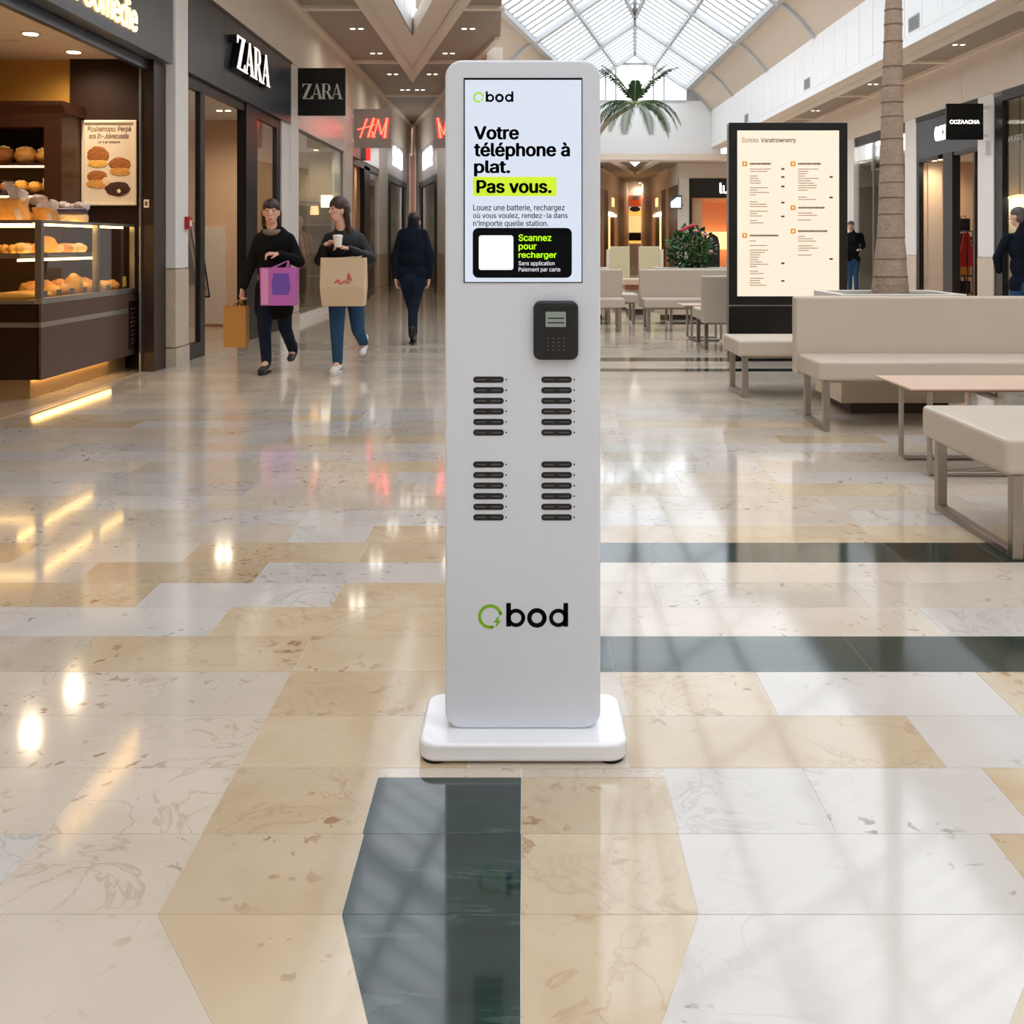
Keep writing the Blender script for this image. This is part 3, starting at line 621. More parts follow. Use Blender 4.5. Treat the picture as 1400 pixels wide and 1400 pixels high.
B('head_frame', 'frame_black', d1, -3.66, -3.60, 11.46, 13.08, 2.94, 3.05); B('post', 'frame_black', d1, -3.70, -3.58, 13.08, 13.62, 0, 3.05)
w2 = empty('window_2', (-3.64, 14.2, 0)); struct(w2)
B('frame', 'frame_black', w2, -3.66, -3.60, 14.74, 14.98, 0, 3.05); B('frame', 'frame_black', w2, -3.66, -3.60, 13.62, 14.74, 2.92, 3.05); B('kick_plate', 'frame_black', w2, -3.66, -3.60, 13.62, 14.74, 0, .17)
B('pane', 'shop_glass', w2, -3.635, -3.627, 13.62, 14.74, .17, 2.92); B('jamb', 'wall_white', w2, -3.68, -3.58, 14.98, 15.42, 0, 3.05)
for i, (x, yy) in enumerate(((-4.26, 14.2), (-4.14, 14.2))):
    downlight(x, yy, 3.098, 'small warm downlight in clothing shop ceiling', 'clothing shop downlights', 45, .04)
# garments rail behind the first pane
def hanger_rail(x, y0_, y1_, label, cols, n, xdir=None):
    o = empty('clothes_rail', (x, (y0_ + y1_) / 2, 0), label, 'clothes rail')
    for yy in (y0_, y1_): MB().tube([(x, yy, 0), (x, yy, 1.5)], .014, 8).build('upright', 'frame_black', o)
    MB().tube([(x, y0_, 1.5), (x, y1_, 1.5)], .014, 8).build('rail', 'frame_black', o)
    for i in range(n):
        yy = y0_ + (i + .6) * (y1_ - y0_) / n; L_ = random.uniform(.55, .95)
        mb = MB().loft([(x - .19, yy - .02, 1.5 - L_), (x + .19, yy - .02, 1.5 - L_), (x + .19, yy + .02, 1.5 - L_), (x - .19, yy + .02, 1.5 - L_)], [(x - .06, yy - .015, 1.47), (x + .06, yy - .015, 1.47), (x + .06, yy + .015, 1.47), (x - .06, yy + .015, 1.47)])
        mb.build('garment', cols[i % len(cols)], o, bevel=.01)
    return o
hanger_rail(-4.15, 12.25, 12.85, 'clothes rail with dark garments inside clothing shop window', ['cloth_dark', 'cloth_tan', 'cloth_dark', 'cloth_pale'], 7)
hanger_rail(-5.4, 13.4, 14.6, 'clothes rail with pale garments at far wall of clothing shop', ['cloth_tan', 'cloth_pale', 'cloth_dark'], 6)

# serif letters, unit height
def serif(ch):
    ps = []
    if ch == 'Z': ps = [[(.03, .945), (.74, .945), (.74, 1), (.03, 1)], [(.03, .76), (.055, .76), (.16, .95), (.03, .95)], [(.5, .97), (.74, 1), (.26, .03), (.02, 0)], [(.02, 0), (.76, 0), (.76, .055), (.02, .055)], [(.76, .24), (.735, .24), (.62, .05), (.76, .05)]]; w = .78
    if ch == 'A': ps = [[(.07, .02), (.13, .02), (.44, 1), (.40, 1)], [(.36, 1), (.47, 1), (.80, .02), (.58, .02)], [(.2, .30), (.66, .30), (.66, .345), (.2, .345)], [(-.02, 0), (.22, 0), (.22, .035), (-.02, .035)], [(.50, 0), (.88, 0), (.88, .035), (.50, .035)]]; w = .84
    if ch == 'R':
        ps = [[(.10, .02), (.28, .02), (.28, .98), (.10, .98)], [(.02, 0), (.36, 0), (.36, .035), (.02, .035)], [(.02, .965), (.46, .965), (.46, 1), (.02, 1)], [(.26, .475), (.46, .475), (.46, .515), (.26, .515)], [(.38, .5), (.54, .5), (.84, .02), (.62, .02)], [(.58, 0), (.9, 0), (.9, .035), (.58, .035)]]
        n = 10
        for q in range(n):
            a0, a1 = math.radians(90 - 180 * q / n), math.radians(90 - 180 * (q + 1) / n)
            f = lambda a: .06 + .12 * max(0, math.cos(a))
            ps.append([(.45 + .255 * math.cos(a0), .7375 + .2625 * math.sin(a0)), (.45 + .255 * math.cos(a1), .7375 + .2625 * math.sin(a1)), (.45 + (.255 - f(a1)) * math.cos(a1), .7375 + (.2625 - .045 - .02 * math.cos(a1)) * math.sin(a1)), (.45 + (.255 - f(a0)) * math.cos(a0), .7375 + (.2625 - .045 - .02 * math.cos(a0)) * math.sin(a0))])
        w = .86
    return ps, w
def letters(word, parent, place, mface, mside, gap, d_side, d_face):
    """place(u, v, d): u in letter heights along the word"""
    u = 0
    for ch in word:
        ps, w = serif(ch); side = MB(); face = MB()
        for p in ps:
            side.loft([place(u + a, b, 0) for a, b in p], [place(u + a, b, d_side) for a, b in p]); face.loft([place(u + a, b, d_side) for a, b in p], [place(u + a, b, d_face) for a, b in p])
        lt = side.build('letter', mside, parent); face.build('letter_face', mface, lt); u += w + gap
    return u
zs = empty('shop_letters', (XL, 13.0, 3.3), 'raised white serif shop name letters on slate fascia', 'shop sign')
letters('ZARA', zs, lambda u, v, d: Vector((XL + .006 + d, 12.16 + u * .455, 3.335 + v * .40)), 'letter_white', 'letter_side', .02, .10, .112)
# projecting black square sign
def blade(name, label, X0, X1, Y, z0, z1, m, arm_x0, arm_x1, group=None, t=.05):
    o = empty(name, ((X0 + X1) / 2, Y, z0), label, 'shop sign', group)
    B('panel', m, o, X0, X1, Y, Y + t, z0, z1, bevel=.004)
    for z in (z0 + .05, z1 - .1): B('bracket', 'wall_white', o, arm_x0, arm_x1, Y + .005, Y + t - .005, z, z + .06)
    return o
zb = blade('blade_sign', 'black square projecting sign with grey serif letters', Xy(407, 15.66), Xy(472, 15.66), 15.66, Zy(158, 15.66), Zy(93, 15.66), 'sign_black', XL, Xy(407, 15.66))
zx0, zx1 = Xy(413, 15.66), Xy(468, 15.66)
zz0, zz1 = Zy(135.5, 15.66), Zy(114.5, 15.66); hh = zz1 - zz0
letters('ZARA', zb, lambda u, v, d: Vector((zx0 + u * (zx1 - zx0) / 3.0, 15.66 - d, zz0 + v * hh)), 'letter_grey', 'letter_grey', -.1, .003, .006)

# ------------------------------------------------------------------ NEXT SHOP (red script sign), far shops, mirrored run
def hm_strokes(place, parent):
    # tapering brush strokes: (x0,z0,x1,z1,width)
    S = [(.10, .02, .33, .95, .060), (.36, .05, .56, .98, .10), (.02, .42, .60, .66, .07), (.545, .05, .70, .92, .06), (.69, .92, .80, .18, .08), (.80, .18, 1.0, .98, .07), (.985, .98, .90, .02, .11),
         (.47, .10, .54, .30, .05), (.54, .30, .48, .35, .045), (.48, .35, .58, .06, .05), (.45, .10, .58, .04, .045)]
    for wk, m, d0, d1 in ((1.45, 'neon_red', 0, .012), (.62, 'neon_core', .012, .018)):
        mb = MB()
        for a, b, c_, d_, w in S:
            t = Vector((c_ - a, d_ - b)); t.normalize(); n = Vector((-t.y, t.x)) * w * wk * .5
            q = [(a + n.x * .7, b + n.y * .7), (c_ + n.x, d_ + n.y), (c_ - n.x, d_ - n.y), (a - n.x * .7, b - n.y * .7)]
            mb.loft([place(*p, d0) for p in q], [place(*p, d1) for p in q])
        mb.build('script' if wk > 1 else 'script_core', m, parent)
def run(xf, sfx, n0):
    """shops from the square pilaster to the acute end; xf mirrors the run about the oblique plane"""
    fl = 'along the straight left shopping wall' if not xf else 'on the oblique wall facing it'
    nw = n0
    def st(name, m, *b): return struct(B(name, m, None, *b, xf=xf))
    # fascias
    f1 = st('trim_%d' % (nw + 10), 'fascia_white', -3.72, XL - .01, 15.95, 20.0, 3.05, 3.98)
    f2 = st('trim_%d' % (nw + 11), 'fascia_white', -3.72, XL - .01, 20.9, 24.75, 3.05, 3.98)
    f3 = st('trim_%d' % (nw + 12), 'fascia_white', -3.72, XL - .01, 26.2, 31.2, 3.05, 3.98)
    for q, (a, b) in enumerate(((20.0, 20.9), (24.75, 26.2), (30.3, 31.2))):
        p = pilaster(nw + 13 + q, a, b, xf, xa=-3.80, xb=XL)
    f = lambda v: xf(v) if xf else v
    # first bay: wide window on a low plinth
    if not xf:
        st('wall_plinth', 'wall_white', -3.68, XL - .02, 15.95, 20.0, 0, .12)
        w = empty('window_3', (-3.62, 18, .12)); struct(w)
        B('pane', 'shop_glass', w, -3.61, -3.60, 15.97, 17.6, .12, 3.05); B('pane', 'shop_glass', w, -3.61, -3.60, 17.61, 19.95, .12, 3.05); B('frame', 'groove', w, -3.63, -3.59, 19.95, 20.0, .12, 3.05); B('frame', 'groove', w, -3.63, -3.58, 15.97, 20.0, 3.02, 3.06)
        room('fashion', -7.2, -3.64, 16.03, 20.35, 3.06, 'shop_beige', 'wall_white', 'shop_floor')
        downlight(-4.06, 19.75, 3.058, 'small downlight in the fashion shop ceiling', None, 45, .05)
    # second bay: warm doorway
    r = room('warm_shop' + sfx, -6.5 if not xf else -5.0, -3.64, 20.95, 24.9, 3.15, 'orange_wall', 'orange_wall', None, xf)
    o = f(Vector((-4.3, 23.4, 2.9)))
    if not xf: downlight(o.x, o.y, 3.148, 'warm downlight inside doorway ' + fl, None, 110, .07, (1, .76, .52))
    d = empty('door_%d' % (nw + 2), f(Vector((-3.62, 22.5, 0)))); struct(d)
    for a, b, m in ((20.9, 21.15, 'plum_frame'), (22.6, 22.7, 'frame_black'), (22.7, 23.4, 'plum_frame')): B('jamb', m, d, -3.68, -3.58, a, b, 0, 2.98, xf=xf)
    B('head', 'plum_frame', d, -3.68, -3.58, 20.9, 24.75, 2.9, 3.05, xf=xf); B('pane', 'shop_glass', d, -3.62, -3.61, 23.4, 24.7, .05, 2.9, xf=xf)
    B('back_screen', 'shop_beige', d, -3.95, -3.9, 23.5, 24.88, 0, 3.0, xf=xf)
    # third bay: glowing emblem over a dark glazed door
    e = empty('glowing_emblem', f(Vector((XL, 28, 3.3))), 'white backlit emblem on pale fascia ' + fl, 'shop sign')
    pts = [(0, 0), (.12, .05), (.25, 0), (.42, .06), (.55, 0), (.72, .05), (.86, -.02), (1, .06), (.97, .35), (1, .62), (.94, .95), (.78, .9), (.62, 1.0), (.4, .92), (.22, 1), (.05, .93), (0, .6), (.03, .3)]
    MB().ext([(27.2 + 2.1 * a, 3.33 + .56 * b) for a, b in pts], 'yz', XL - .009, XL + .006).build('glow_panel', 'logo_glow', e, xf=xf)
    d = empty('door_%d' % (nw + 3), f(Vector((-3.62, 28, 0)))); struct(d)
    B('jamb', 'frame_black', d, -3.7, -3.58, 26.2, 27.0, 0, 3.05, xf=xf); B('head', 'groove', d, -3.68, -3.56, 26.2, 30.3, 2.88, 3.05, xf=xf); B('jamb', 'frame_black', d, -3.68, -3.58, 29.9, 30.3, 0, 2.9, xf=xf)
    B('pane', 'shop_glass', d, -3.62, -3.61, 27.0, 29.9, .05, 2.9, xf=xf)
    r3 = room('grey_shop' + sfx, -5.4, -3.64, 26.3, 30.6, 3.0, 'shop_beige', 'wall_white', None, xf)
    for z, m in ((.2, 'cloth_tan'), (.75, 'leaf_pale'), (1.25, 'bread_flour'), (1.75, 'leaf_pale')): B('wall_shelf', m, r3, -4.3, -3.9, 30.35, 30.55, z, z + .3, xf=xf)
    o = f(Vector((-3.76, 29.4, 3))); downlight(o.x, o.y, 2.998, 'white downlight behind dark glazed door ' + fl, None, 30, .06, (1, .92, .78), 'lamp_white')
    # red script projecting sign
    s = Xy(484, 20.76), Xy(534.5, 20.76)
    bl = empty('blade_sign', f(Vector(((s[0] + s[1]) / 2, 20.76, 3.2))), 'grey square projecting sign with red script ' + fl, 'shop sign')
    B('panel', 'sign_grey', bl, s[0], s[1], 20.76, 20.81, Zy(202, 20.76), Zy(149, 20.76), xf=xf); B('bracket', 'wall_white', bl, XL, s[0], 20.77, 20.80, 3.3, 3.37, xf=xf); B('bracket', 'wall_white', bl, XL, s[0], 20.77, 20.80, 3.8, 3.87, xf=xf)
    a0, a1, b0, b1 = Xy(488, 20.76), Xy(530, 20.76), Zy(189.5, 20.76), Zy(161, 20.76)
    hm_strokes(lambda u, v, d_: f(Vector((a0 + (a1 - a0) * u, 20.758 - d_, b0 + (b1 - b0) * v))), bl)
    return f2
f2 = run(None, '', 1)
run(mir_l, '_oblique', 21)
# upper wall of the oblique side
wo = B('wall_oblique', 'wall_beige', None, -3.85, XL - .02, 19.3, 31.6, 3.98, 4.95, xf=mir_l); struct(wo)
for a, b in ((19.3, 20.36), (20.37, 25.02), (25.03, 29.6)): B('fascia_panel', 'wall_beige', wo, XL - .02, XL, a, b, 3.99, 4.9, xf=mir_l)
struct(B('wall_oblique_end', 'wall_white', None, -4.9, XL, 18.0, 18.25, 0, 4.3, xf=mir_l)); struct(B('wall_oblique_bay', 'wall_white', None, -3.80, XL, 18.25, 19.95, 0, 3.06, xf=mir_l))
struct(B('wall_end_left', 'brick_red', None, -4.3, -2.8, 31.95, 32.1, 0, 5.0))
# small red side sign over the warm doorway
rs = empty('blade_sign', (XL + .1, 22.2, 3.1), 'small red lit sign box over the warm doorway', 'shop sign')
B('box_body', 'sign_grey', rs, XL, XL + .12, 21.9, 22.0, 3.03, 3.38); B('lit_face', 'neon_red', rs, XL + .12, XL + .2, 21.9, 22.0, 3.03, 3.4)

# mannequins and lamp in the fashion window
def mannequin(x, yy, label, dress):
    o = empty('mannequin', (x, yy, 0), label, 'mannequin')
    mb = MB(); mb.cap((x - .06, yy, .14), (x - .08, yy, .75), .04, .07).cap((x + .06, yy, .14), (x + .08, yy, .75), .04, .07); mb.build('legs', dress[1], o, smooth=60)
    mb = MB().ell((x, yy, .95), (.16, .11, .2)).ell((x, yy, 1.25), (.18, .12, .25)); mb.cap((x - .18, yy, 1.38), (x - .25, yy - .02, 1.05), .05, .04).cap((x + .18, yy, 1.38), (x + .25, yy - .02, 1.05), .05, .04); mb.build('jacket', dress[0], o, smooth=60)
    MB().cap((x, yy, 1.45), (x, yy, 1.55), .05, .045).ell((x, yy, 1.66), (.075, .09, .11)).build('head', 'mannequin', o, smooth=60)
    MB().lathe((x, yy, .125), [(.17, 0), (.17, .015)], 20).build('stand_base', 'steel', o)
    return o
mannequin(-4.15, 17.9, 'mannequin in pale draped top behind fashion shop window', ('cloth_pale', 'cloth_brown')); mannequin(-4.2, 18.9, 'mannequin in tan jacket behind fashion shop window', ('cloth_tan', 'cloth_dark'))
lm = empty('table_lamp', (-3.79, 18.3, 0), 'lamp with glowing cream shade in fashion shop window', 'lamp')
MB().lathe((-3.79, 18.3, .003), [(.12, 0), (.12, .02), (.015, .03), (.015, 1.8), (.01, 1.81)], 16).build('stem', 'steel', lm); MB().lathe((-3.79, 18.3, 1.77), [(.08, 0), (.065, .15), (.06, .15), (.075, 0)], 20).build('shade', 'lampshade', lm, smooth=50)
ds = empty('display_shelf', (-4.3, 19.9, 0), 'beige wall shelf unit at back of fashion shop', 'shelf')
for z in (.6, 1.1, 1.6, 2.05): B('board', 'wall_white', ds, -5.2, -3.8, 19.9, 20.3, z, z + .03)
B('upright', 'wall_white', ds, -5.25, -5.2, 19.9, 20.3, 0, 2.1); B('upright', 'wall_white', ds, -3.8, -3.75, 19.9, 20.3, 0, 2.1); B('bright_panel', 'lamp_white', ds, -3.99, -3.77, 19.87, 19.89, 1.95, 2.19)  # last piece: a glowing white rectangle set in front of the boards

# ================================================================== CEILING OF THE LEFT AISLE
ZC, ZB = 4.9, 4.7
cl = MB().ext([(XL - .3, YB), (-2.45, YB), (-2.45, 22.0), (XL, 31.9), (XL - .3, 31.9)], 'xy', ZC, ZC + .12).build('ceiling', 'ceiling_slats'); struct(cl)
def Xm(x, y): return 2 * ML * y - x
cut = lambda y: (690 - CX) / F * y                               # free edge of the oblique side
# oblique half: between beam and oblique wall, cut at its free end
yq = 2.45 / (2.0 * -ML + (690 - CX) / F) if False else None
def isect(x):   # where mirrored line X=x crosses the free edge
    return x / ((690 - CX) / F - 2 * ML) * -1 if False else -x / ((690 - CX) / F - 2 * ML)
yb0, yw0 = isect(-2.45), 18.0
c2 = MB().ext([(Xm(-2.45, yb0), yb0), (Xm(XL, yw0), yw0), (Xm(XL, 31.9), 31.9), (Xm(-2.45, 22.0), 22.0)], 'xy', ZC, ZC + .12).build('ceiling_oblique', 'ceiling_slats'); struct(c2)
# soffit beams meeting in a point, the opening between them, parapets above
def beam(pts, name, m, z0, z1, par=None):
    o = MB().ext(pts, 'xy', z0, z1).build(name, m, par); return o
ya = 1.9 / -ML; yo = 2.45 / -ML
b1 = struct(beam([(-2.45, YB), (-1.9, YB), (-1.9, ya), (ML * yo, yo)], 'trim_61', 'trim_beige', ZB, ZB + .3))
yb1 = isect(-1.9)
b2 = struct(beam([(Xm(-1.9, yb1), yb1), (Xm(-2.45, yb0), yb0), (ML * yo, yo), (Xm(-1.9, ya), ya)], 'trim_62', 'trim_beige', ZB, ZB + .3))
# shallow raised fillets along the beam
beam([(-2.30, YB), (-2.24, YB), (-2.24, 2.24 / -ML), (-2.30, 2.30 / -ML)], 'fillet', 'wall_beige', ZB - .03, ZB, b1)
beam([(Xm(-2.30, 12.8), 12.8), (Xm(-2.24, 12.8), 12.8), (Xm(-2.24, 20.1), 20.1), (Xm(-2.3, 20.6), 20.6)], 'fillet', 'wall_beige', ZB - .03, ZB, b2)
pa1 = struct(B('wall_parapet_left', 'panel_white', None, -2.0, -1.9, YB, ya, ZB + .001, 6.03))
for k in range(6):
    yy = 12.6 + .82 * k; B('panel', 'panel_white', pa1, -1.9, -1.893, yy, yy + .8, ZB + .02, 6.02)
# cross beams and edge trims
n = 63
for k in range(-3, 4):
    yy = 15.7 + 4.66 * k
    xe = lambda y_: -2.45 if y_ < 22 else ML * y_
    if yy < 29: struct(beam([(XL, yy), (xe(yy), yy), (xe(yy + .16), yy + .16), (XL, yy + .16)], 'trim_%d' % n, 'trim_beige', ZC - .05, ZC)); n += 1
    if 13 < yy < 29:
        struct(beam([(Xm(XL, max(yy, 18.0)) if yy > 18 else cut(yy), yy), (Xm(xe(yy), yy), yy), (Xm(xe(yy + .16), yy + .16), yy + .16), (Xm(XL, yy + .16) if yy > 18 else cut(yy), yy + .16)], 'trim_%d' % n, 'trim_beige', ZC - .05, ZC)); n += 1
struct(beam([(XL, YB), (XL + .10, YB), (XL + .10, 31.0), (XL, 31.9)], 'trim_%d' % n, 'trim_beige', ZC - .07, ZC)); n += 1
struct(beam([(Xm(XL, 18), 18), (Xm(XL + .1, 18), 18), (Xm(XL + .1, 31.0), 31.0), (Xm(XL, 31.9), 31.9)], 'trim_%d' % n, 'trim_beige', ZC - .07, ZC)); n += 1
lg = 'downlights in the slatted aisle ceiling'
for k in range(1, 3):
    for j, dy in enumerate((-3.0, -.75)):
        yy = 15.7 + 4.66 * k + dy
        for q in range(2):
            for mm in (0, 1):
                x = -2.95 + .14 * q
                if mm: x = Xm(x, yy)
                if mm and (yy < 17.2): continue
                if x > ML * yy and not mm: continue
                if mm and x < ML * yy: continue
                downlight(x, yy, ZC - .002, 'small recessed lamp in slatted ceiling of left aisle' if not mm else 'small recessed lamp in slatted ceiling by the oblique wall', lg if not mm else 'downlights in the oblique half of the ceiling', 16, .045, (1, .9, .78), 'lamp_white')

# ================================================================== RIGHT AISLE
XP = 6.66
wr = B('wall_right', 'wall_beige', None, XR, XR + .3, YB, 40.0, 3.98, 4.95); struct(wr)
y_ = -8.0
while y_ < 39: B('fascia_panel', 'wall_beige', wr, XR - .015, XR, y_, min(y_ + 4.65, 39.9), 3.99, 4.9); y_ += 4.66
struct(B('wall_right_rear', 'wall_beige', None, XR, XR + .3, YB, 9.0, 0, 3.98)); struct(B('wall_right_far', 'wall_beige', None, XR, XR + .3, 27.15, 39.9, 0, 3.98))
struct(MB().ext([(7.3, YB), (XR + .2, YB), (XR + .2, 37.0), (7.3, 37.0)], 'xy', ZC, ZC + .12).build('ceiling_right', 'ceiling_slats'))
bR = struct(B('trim_91', 'trim_beige', None, XP + .02, 7.3, YB, 36.9, ZB, ZB + .3)); B('fillet', 'wall_beige', bR, 6.98, 7.05, YB, 36.9, ZB - .03, ZB)
struct(B('trim_92', 'trim_beige', None, XR - .12, XR, YB, 37, ZC - .07, ZC))
n = 93
for k in range(-3, 5):
    yy = 15.7 + 4.66 * k; struct(B('trim_%d' % n, 'trim_beige', None, 7.3, XR, yy, yy + .16, ZC - .05, ZC)); n += 1
for k in range(1, 5):
    for q in range(2):
        yy = 15.7 + 4.66 * k - 1.6; downlight(7.85 + .14 * q, yy, ZC - .002, 'small recessed lamp in slatted ceiling of right aisle', 'downlights in the right aisle ceiling', 0, .045, (1, .86, .68), 'lamp_white')
par = struct(B('wall_parapet_right', 'groove', None, XP + .01, XP + .1, YB, 36.9, ZB + .3, 6.03))
B('lower_band', 'panel_white', par, XP - .002, XP + .012, YB, 36.9, ZB, ZB + .16)
yy = YB
while yy < 36.8:
    B('panel', 'panel_white', par, XP, XP + .012, yy, min(yy + .805, 36.88), ZB + .165, 6.03); yy += .82
for yc in (17.6, 24.3, 31.0):
    v = empty('wall_vent', (XP, yc, 5.05), 'grey louvred vent on white parapet panels', 'vent', 'vents on the white parapet')
    B('frame', 'vent_grey', v, XP - .012, XP, yc - .24, yc + .24, 4.92, 5.17)
    for q in range(5): B('louvre', 'vent_slot', v, XP - .018, XP - .012, yc - .21, yc + .21, 4.945 + .042 * q, 4.965 + .042 * q)

# coving from parapet to skylight edge, ribs at each bay
XE, ZE = 5.77, 6.9
bays = [36.9, 33.1, 28.4, 23.7, 19.0, 14.3, 9.6, 4.9, .2, -4.5, -9.0]
def cov(t):                                                       # t 0 parapet .. 1 skylight edge
    return XP + (XE - XP) * t - 0.0, 6.03 + (ZE - 6.03) * t + .10 * math.sin(math.pi * t)
cvr = empty('ceiling_coving', (XP, 20, 6.03)); struct(cvr)
for xf, rng in ((None, range(len(bays) - 1)), (mir_r, range(0, 5))):
    for i in rng:
        ya_, yb_ = bays[i + 1], bays[i]
        for k in range(4):
            a, b = cov(k / 4), cov((k + 1) / 4)
            MB().ext([(a[0], a[1]), (b[0], b[1]), (b[0] + .03, b[1] + .04), (a[0] + .03, a[1] + .04)], 'xz', ya_ + .004, yb_ - .004).build('coving_panel', 'coving', cvr, xf=xf)
        mb = MB(); q = [cov(k / 8) for k in range(9)]
        for k in range(8): mb.ext([(q[k][0] - .05, q[k][1] - .05), (q[k + 1][0] - .05, q[k + 1][1] - .05), q[k + 1], q[k]], 'xz', yb_ - .12, yb_)
        mb.build('rib', 'roof_bar', cvr, xf=xf)
# skylight
def roofz(x): return ZE + (XE - x) * .674
purl = [5.77, 4.6, 3.45, 2.3, 1.15, 0.0]
sk = empty('ceiling_skylight', (4, 30, 7)); struct(sk)
for xf in (None, mir_r):
    far = MB()
    for i in range(len(bays) - 1):
        ya_, yb_ = bays[i + 1] + .2, bays[i] - .2
        mid = (bays[i] + bays[i + 1]) / 2
        # rafter beam at the far end of the bay
        xr = max(0, MR * bays[i]) if bays[i] > 0 else 0
        xr2 = MR * bays[i]
        mb = MB().add([(XE, bays[i] - .22, ZE - .16), (xr2, bays[i] - .22, roofz(xr2) - .16), (xr2, bays[i], roofz(xr2) - .16), (XE, bays[i], ZE - .16), (XE, bays[i] - .22, ZE + .06), (xr2, bays[i] - .22, roofz(xr2) + .06), (xr2, bays[i], roofz(xr2) + .06), (XE, bays[i], ZE + .06)],
                      [(0, 1, 2, 3), (4, 5, 6, 7), (0, 1, 5, 4), (1, 2, 6, 5), (2, 3, 7, 6), (3, 0, 4, 7)])
        mb.build('rafter', 'roof_bar', sk, xf=xf)
        ns = max(1, round((yb_ - ya_) / .47))
        w = (yb_ - ya_) / ns
        bars = MB()
        for s_ in range(ns):
            y0_, y1_ = ya_ + s_ * w, ya_ + (s_ + 1) * w
            for c_ in range(len(purl) - 1):
                xa, xb = purl[c_] - .03, purl[c_ + 1] + .03
                lim0, lim1 = MR * y0_, MR * y1_
                if xa < max(lim0, lim1) + .05: continue
                q0, q1 = max(xb, lim0), max(xb, lim1)
                g = .055
                vs_ = [(xa, y0_ + g, roofz(xa)), (q0, y0_ + g, roofz(q0)), (q1, y1_ - g, roofz(q1)), (xa, y1_ - g, roofz(xa))]
                if i < 3: MB().quad(*vs_).build('pane', 'skylight', sk, xf=xf, recalc=False)
                else: far.quad(*vs_)
                if y0_ > ya_ + .01:
                    bars.loft([(xa, y0_ - g, roofz(xa) - .03), (q0, y0_ - g, roofz(q0) - .03), (q0, y0_ + g, roofz(q0) - .03), (xa, y0_ + g, roofz(xa) - .03)], [(xa, y0_ - g, roofz(xa) + .03), (q0, y0_ - g, roofz(q0) + .03), (q0, y0_ + g, roofz(q0) + .03), (xa, y0_ + g, roofz(xa) + .03)])
        if bars.v: bars.build('glazing_bars', 'roof_bar', sk, xf=xf)
    far.build('far_glazing', 'skylight', sk, xf=xf, recalc=False)['kind'] = 'stuff'
    for x in purl[:-1]:
        yend = 36.9 if x > MR * 36.9 else x / MR
        MB().box(x - .045, x + .045, YB, yend, roofz(x) - .09, roofz(x) + .04).build('purlin', 'roof_bar', sk, xf=xf)
    MB().box(XE - .05, XE + .12, YB, 36.9, ZE - .12, ZE + .05).build('eave_rail', 'roof_bar', sk, xf=xf)
MB().tube([(MR * y_, y_, roofz(MR * y_)) for y_ in (-5, 10, 25, 36.9)], .07, 8).build('ridge_bar', 'roof_bar', sk)
# gable
GY = 36.9
gb = struct(MB().box(.6, 7.0, GY, GY + .2, 4.49, 6.39).build('wall_gable', 'panel_white'))
xg0 = 2 * MR * GY - XE
B('cheek', 'vent_grey', gb, XE, 7.0, GY, GY + .2, 6.39, 6.95); B('cheek', 'vent_grey', gb, .6, xg0, GY, GY + .2, 6.39, 6.95)
wg = empty('window_10', (3.9, GY, 6.39)); struct(wg)
zt = Zy(87, GY); xr_ = MR * GY
def gx(z): return XE - (z - ZE) / .674
B('transom', 'roof_bar', wg, 2 * xr_ - gx(zt), gx(zt), GY, GY + .12, zt - .04, zt + .04); B('sill', 'roof_bar', wg, xg0, XE, GY - .05, GY + .12, 6.36, 6.42)
for px in (828, 842, 893.5, 908): B('mullion', 'roof_bar', wg, Xy(px, GY) - .03, Xy(px, GY) + .03, GY, GY + .12, 6.42, zt if 842 <= px <= 894 else 7.3)
MB().quad((xg0, GY + .06, 6.4), (XE, GY + .06, 6.4), (XE, GY + .06, ZE), (gx(zt), GY + .06, zt), (2 * xr_ - gx(zt), GY + .06, zt), (xg0, GY + .06, ZE)).build('pane', 'glass', wg)
MB().quad((2 * xr_ - gx(zt), GY + .06, zt), (gx(zt), GY + .06, zt), (xr_, GY + .06, roofz(xr_))).build('pane', 'glass', wg)
# atrium left flank (out of sight) and closing walls
struct(B('wall_rear', 'wall_beige', None, -8.2, 12, YB - .2, YB, 0, 6.0)); struct(B('wall_gable_rear', 'panel_white', None, -8.2, 12, YB - .2, YB, 6.0, 11.3))

# right shop fronts -------------------------------------------------------------
def pil_r(n, y0, y1):
    p = struct(B('trim_%d' % n, 'wall_white', None, XR - .02, XR + .3, y0, y1, 1.0, 3.98)); B('dado_tile', 'dado_stone', p, XR - .025, XR + .3, y0 - .004, y1 + .004, .2, .99); B('base_tile', 'dado_stone', p, XR - .03, XR + .3, y0 - .01, y1 + .01, 0, .19)
pil_r(110, 26.55, 27.15); pil_r(111, 22.3, 22.95); pil_r(112, 18.6, 19.25)
# R1 glazed shop
room('teal_shop', 12.4, XR + .1, 23.05, 26.5, 3.3, 'grey_wall', 'wall_white', 'shop_floor')
w = empty('window_11', (XR, 24.7, 0)); struct(w)
B('pane', 'shop_glass', w, XR + .05, XR + .06, 22.95, 25.2, .05, 3.75); B('pane', 'shop_glass', w, XR + .05, XR + .06, 25.22, 26.5, .05, 3.75); B('frame', 'frame_black', w, XR + .02, XR + .1, 22.95, 26.55, 3.75, 3.98); B('mullion', 'alu', w, XR + .03, XR + .08, 25.19, 25.24, .05, 3.75)
bn = empty('shop_banner', (8.86, 25.6, 3.08), 'white banner with black line drawing in glazed shop window', 'banner')
B('sheet', 'banner', bn, 8.62, 9.1, 25.6, 25.62, 3.08, 3.72, bevel=.004); B('printed_block', 'ink', bn, 8.68, 9.04, 25.59, 25.6, 3.14, 3.28)
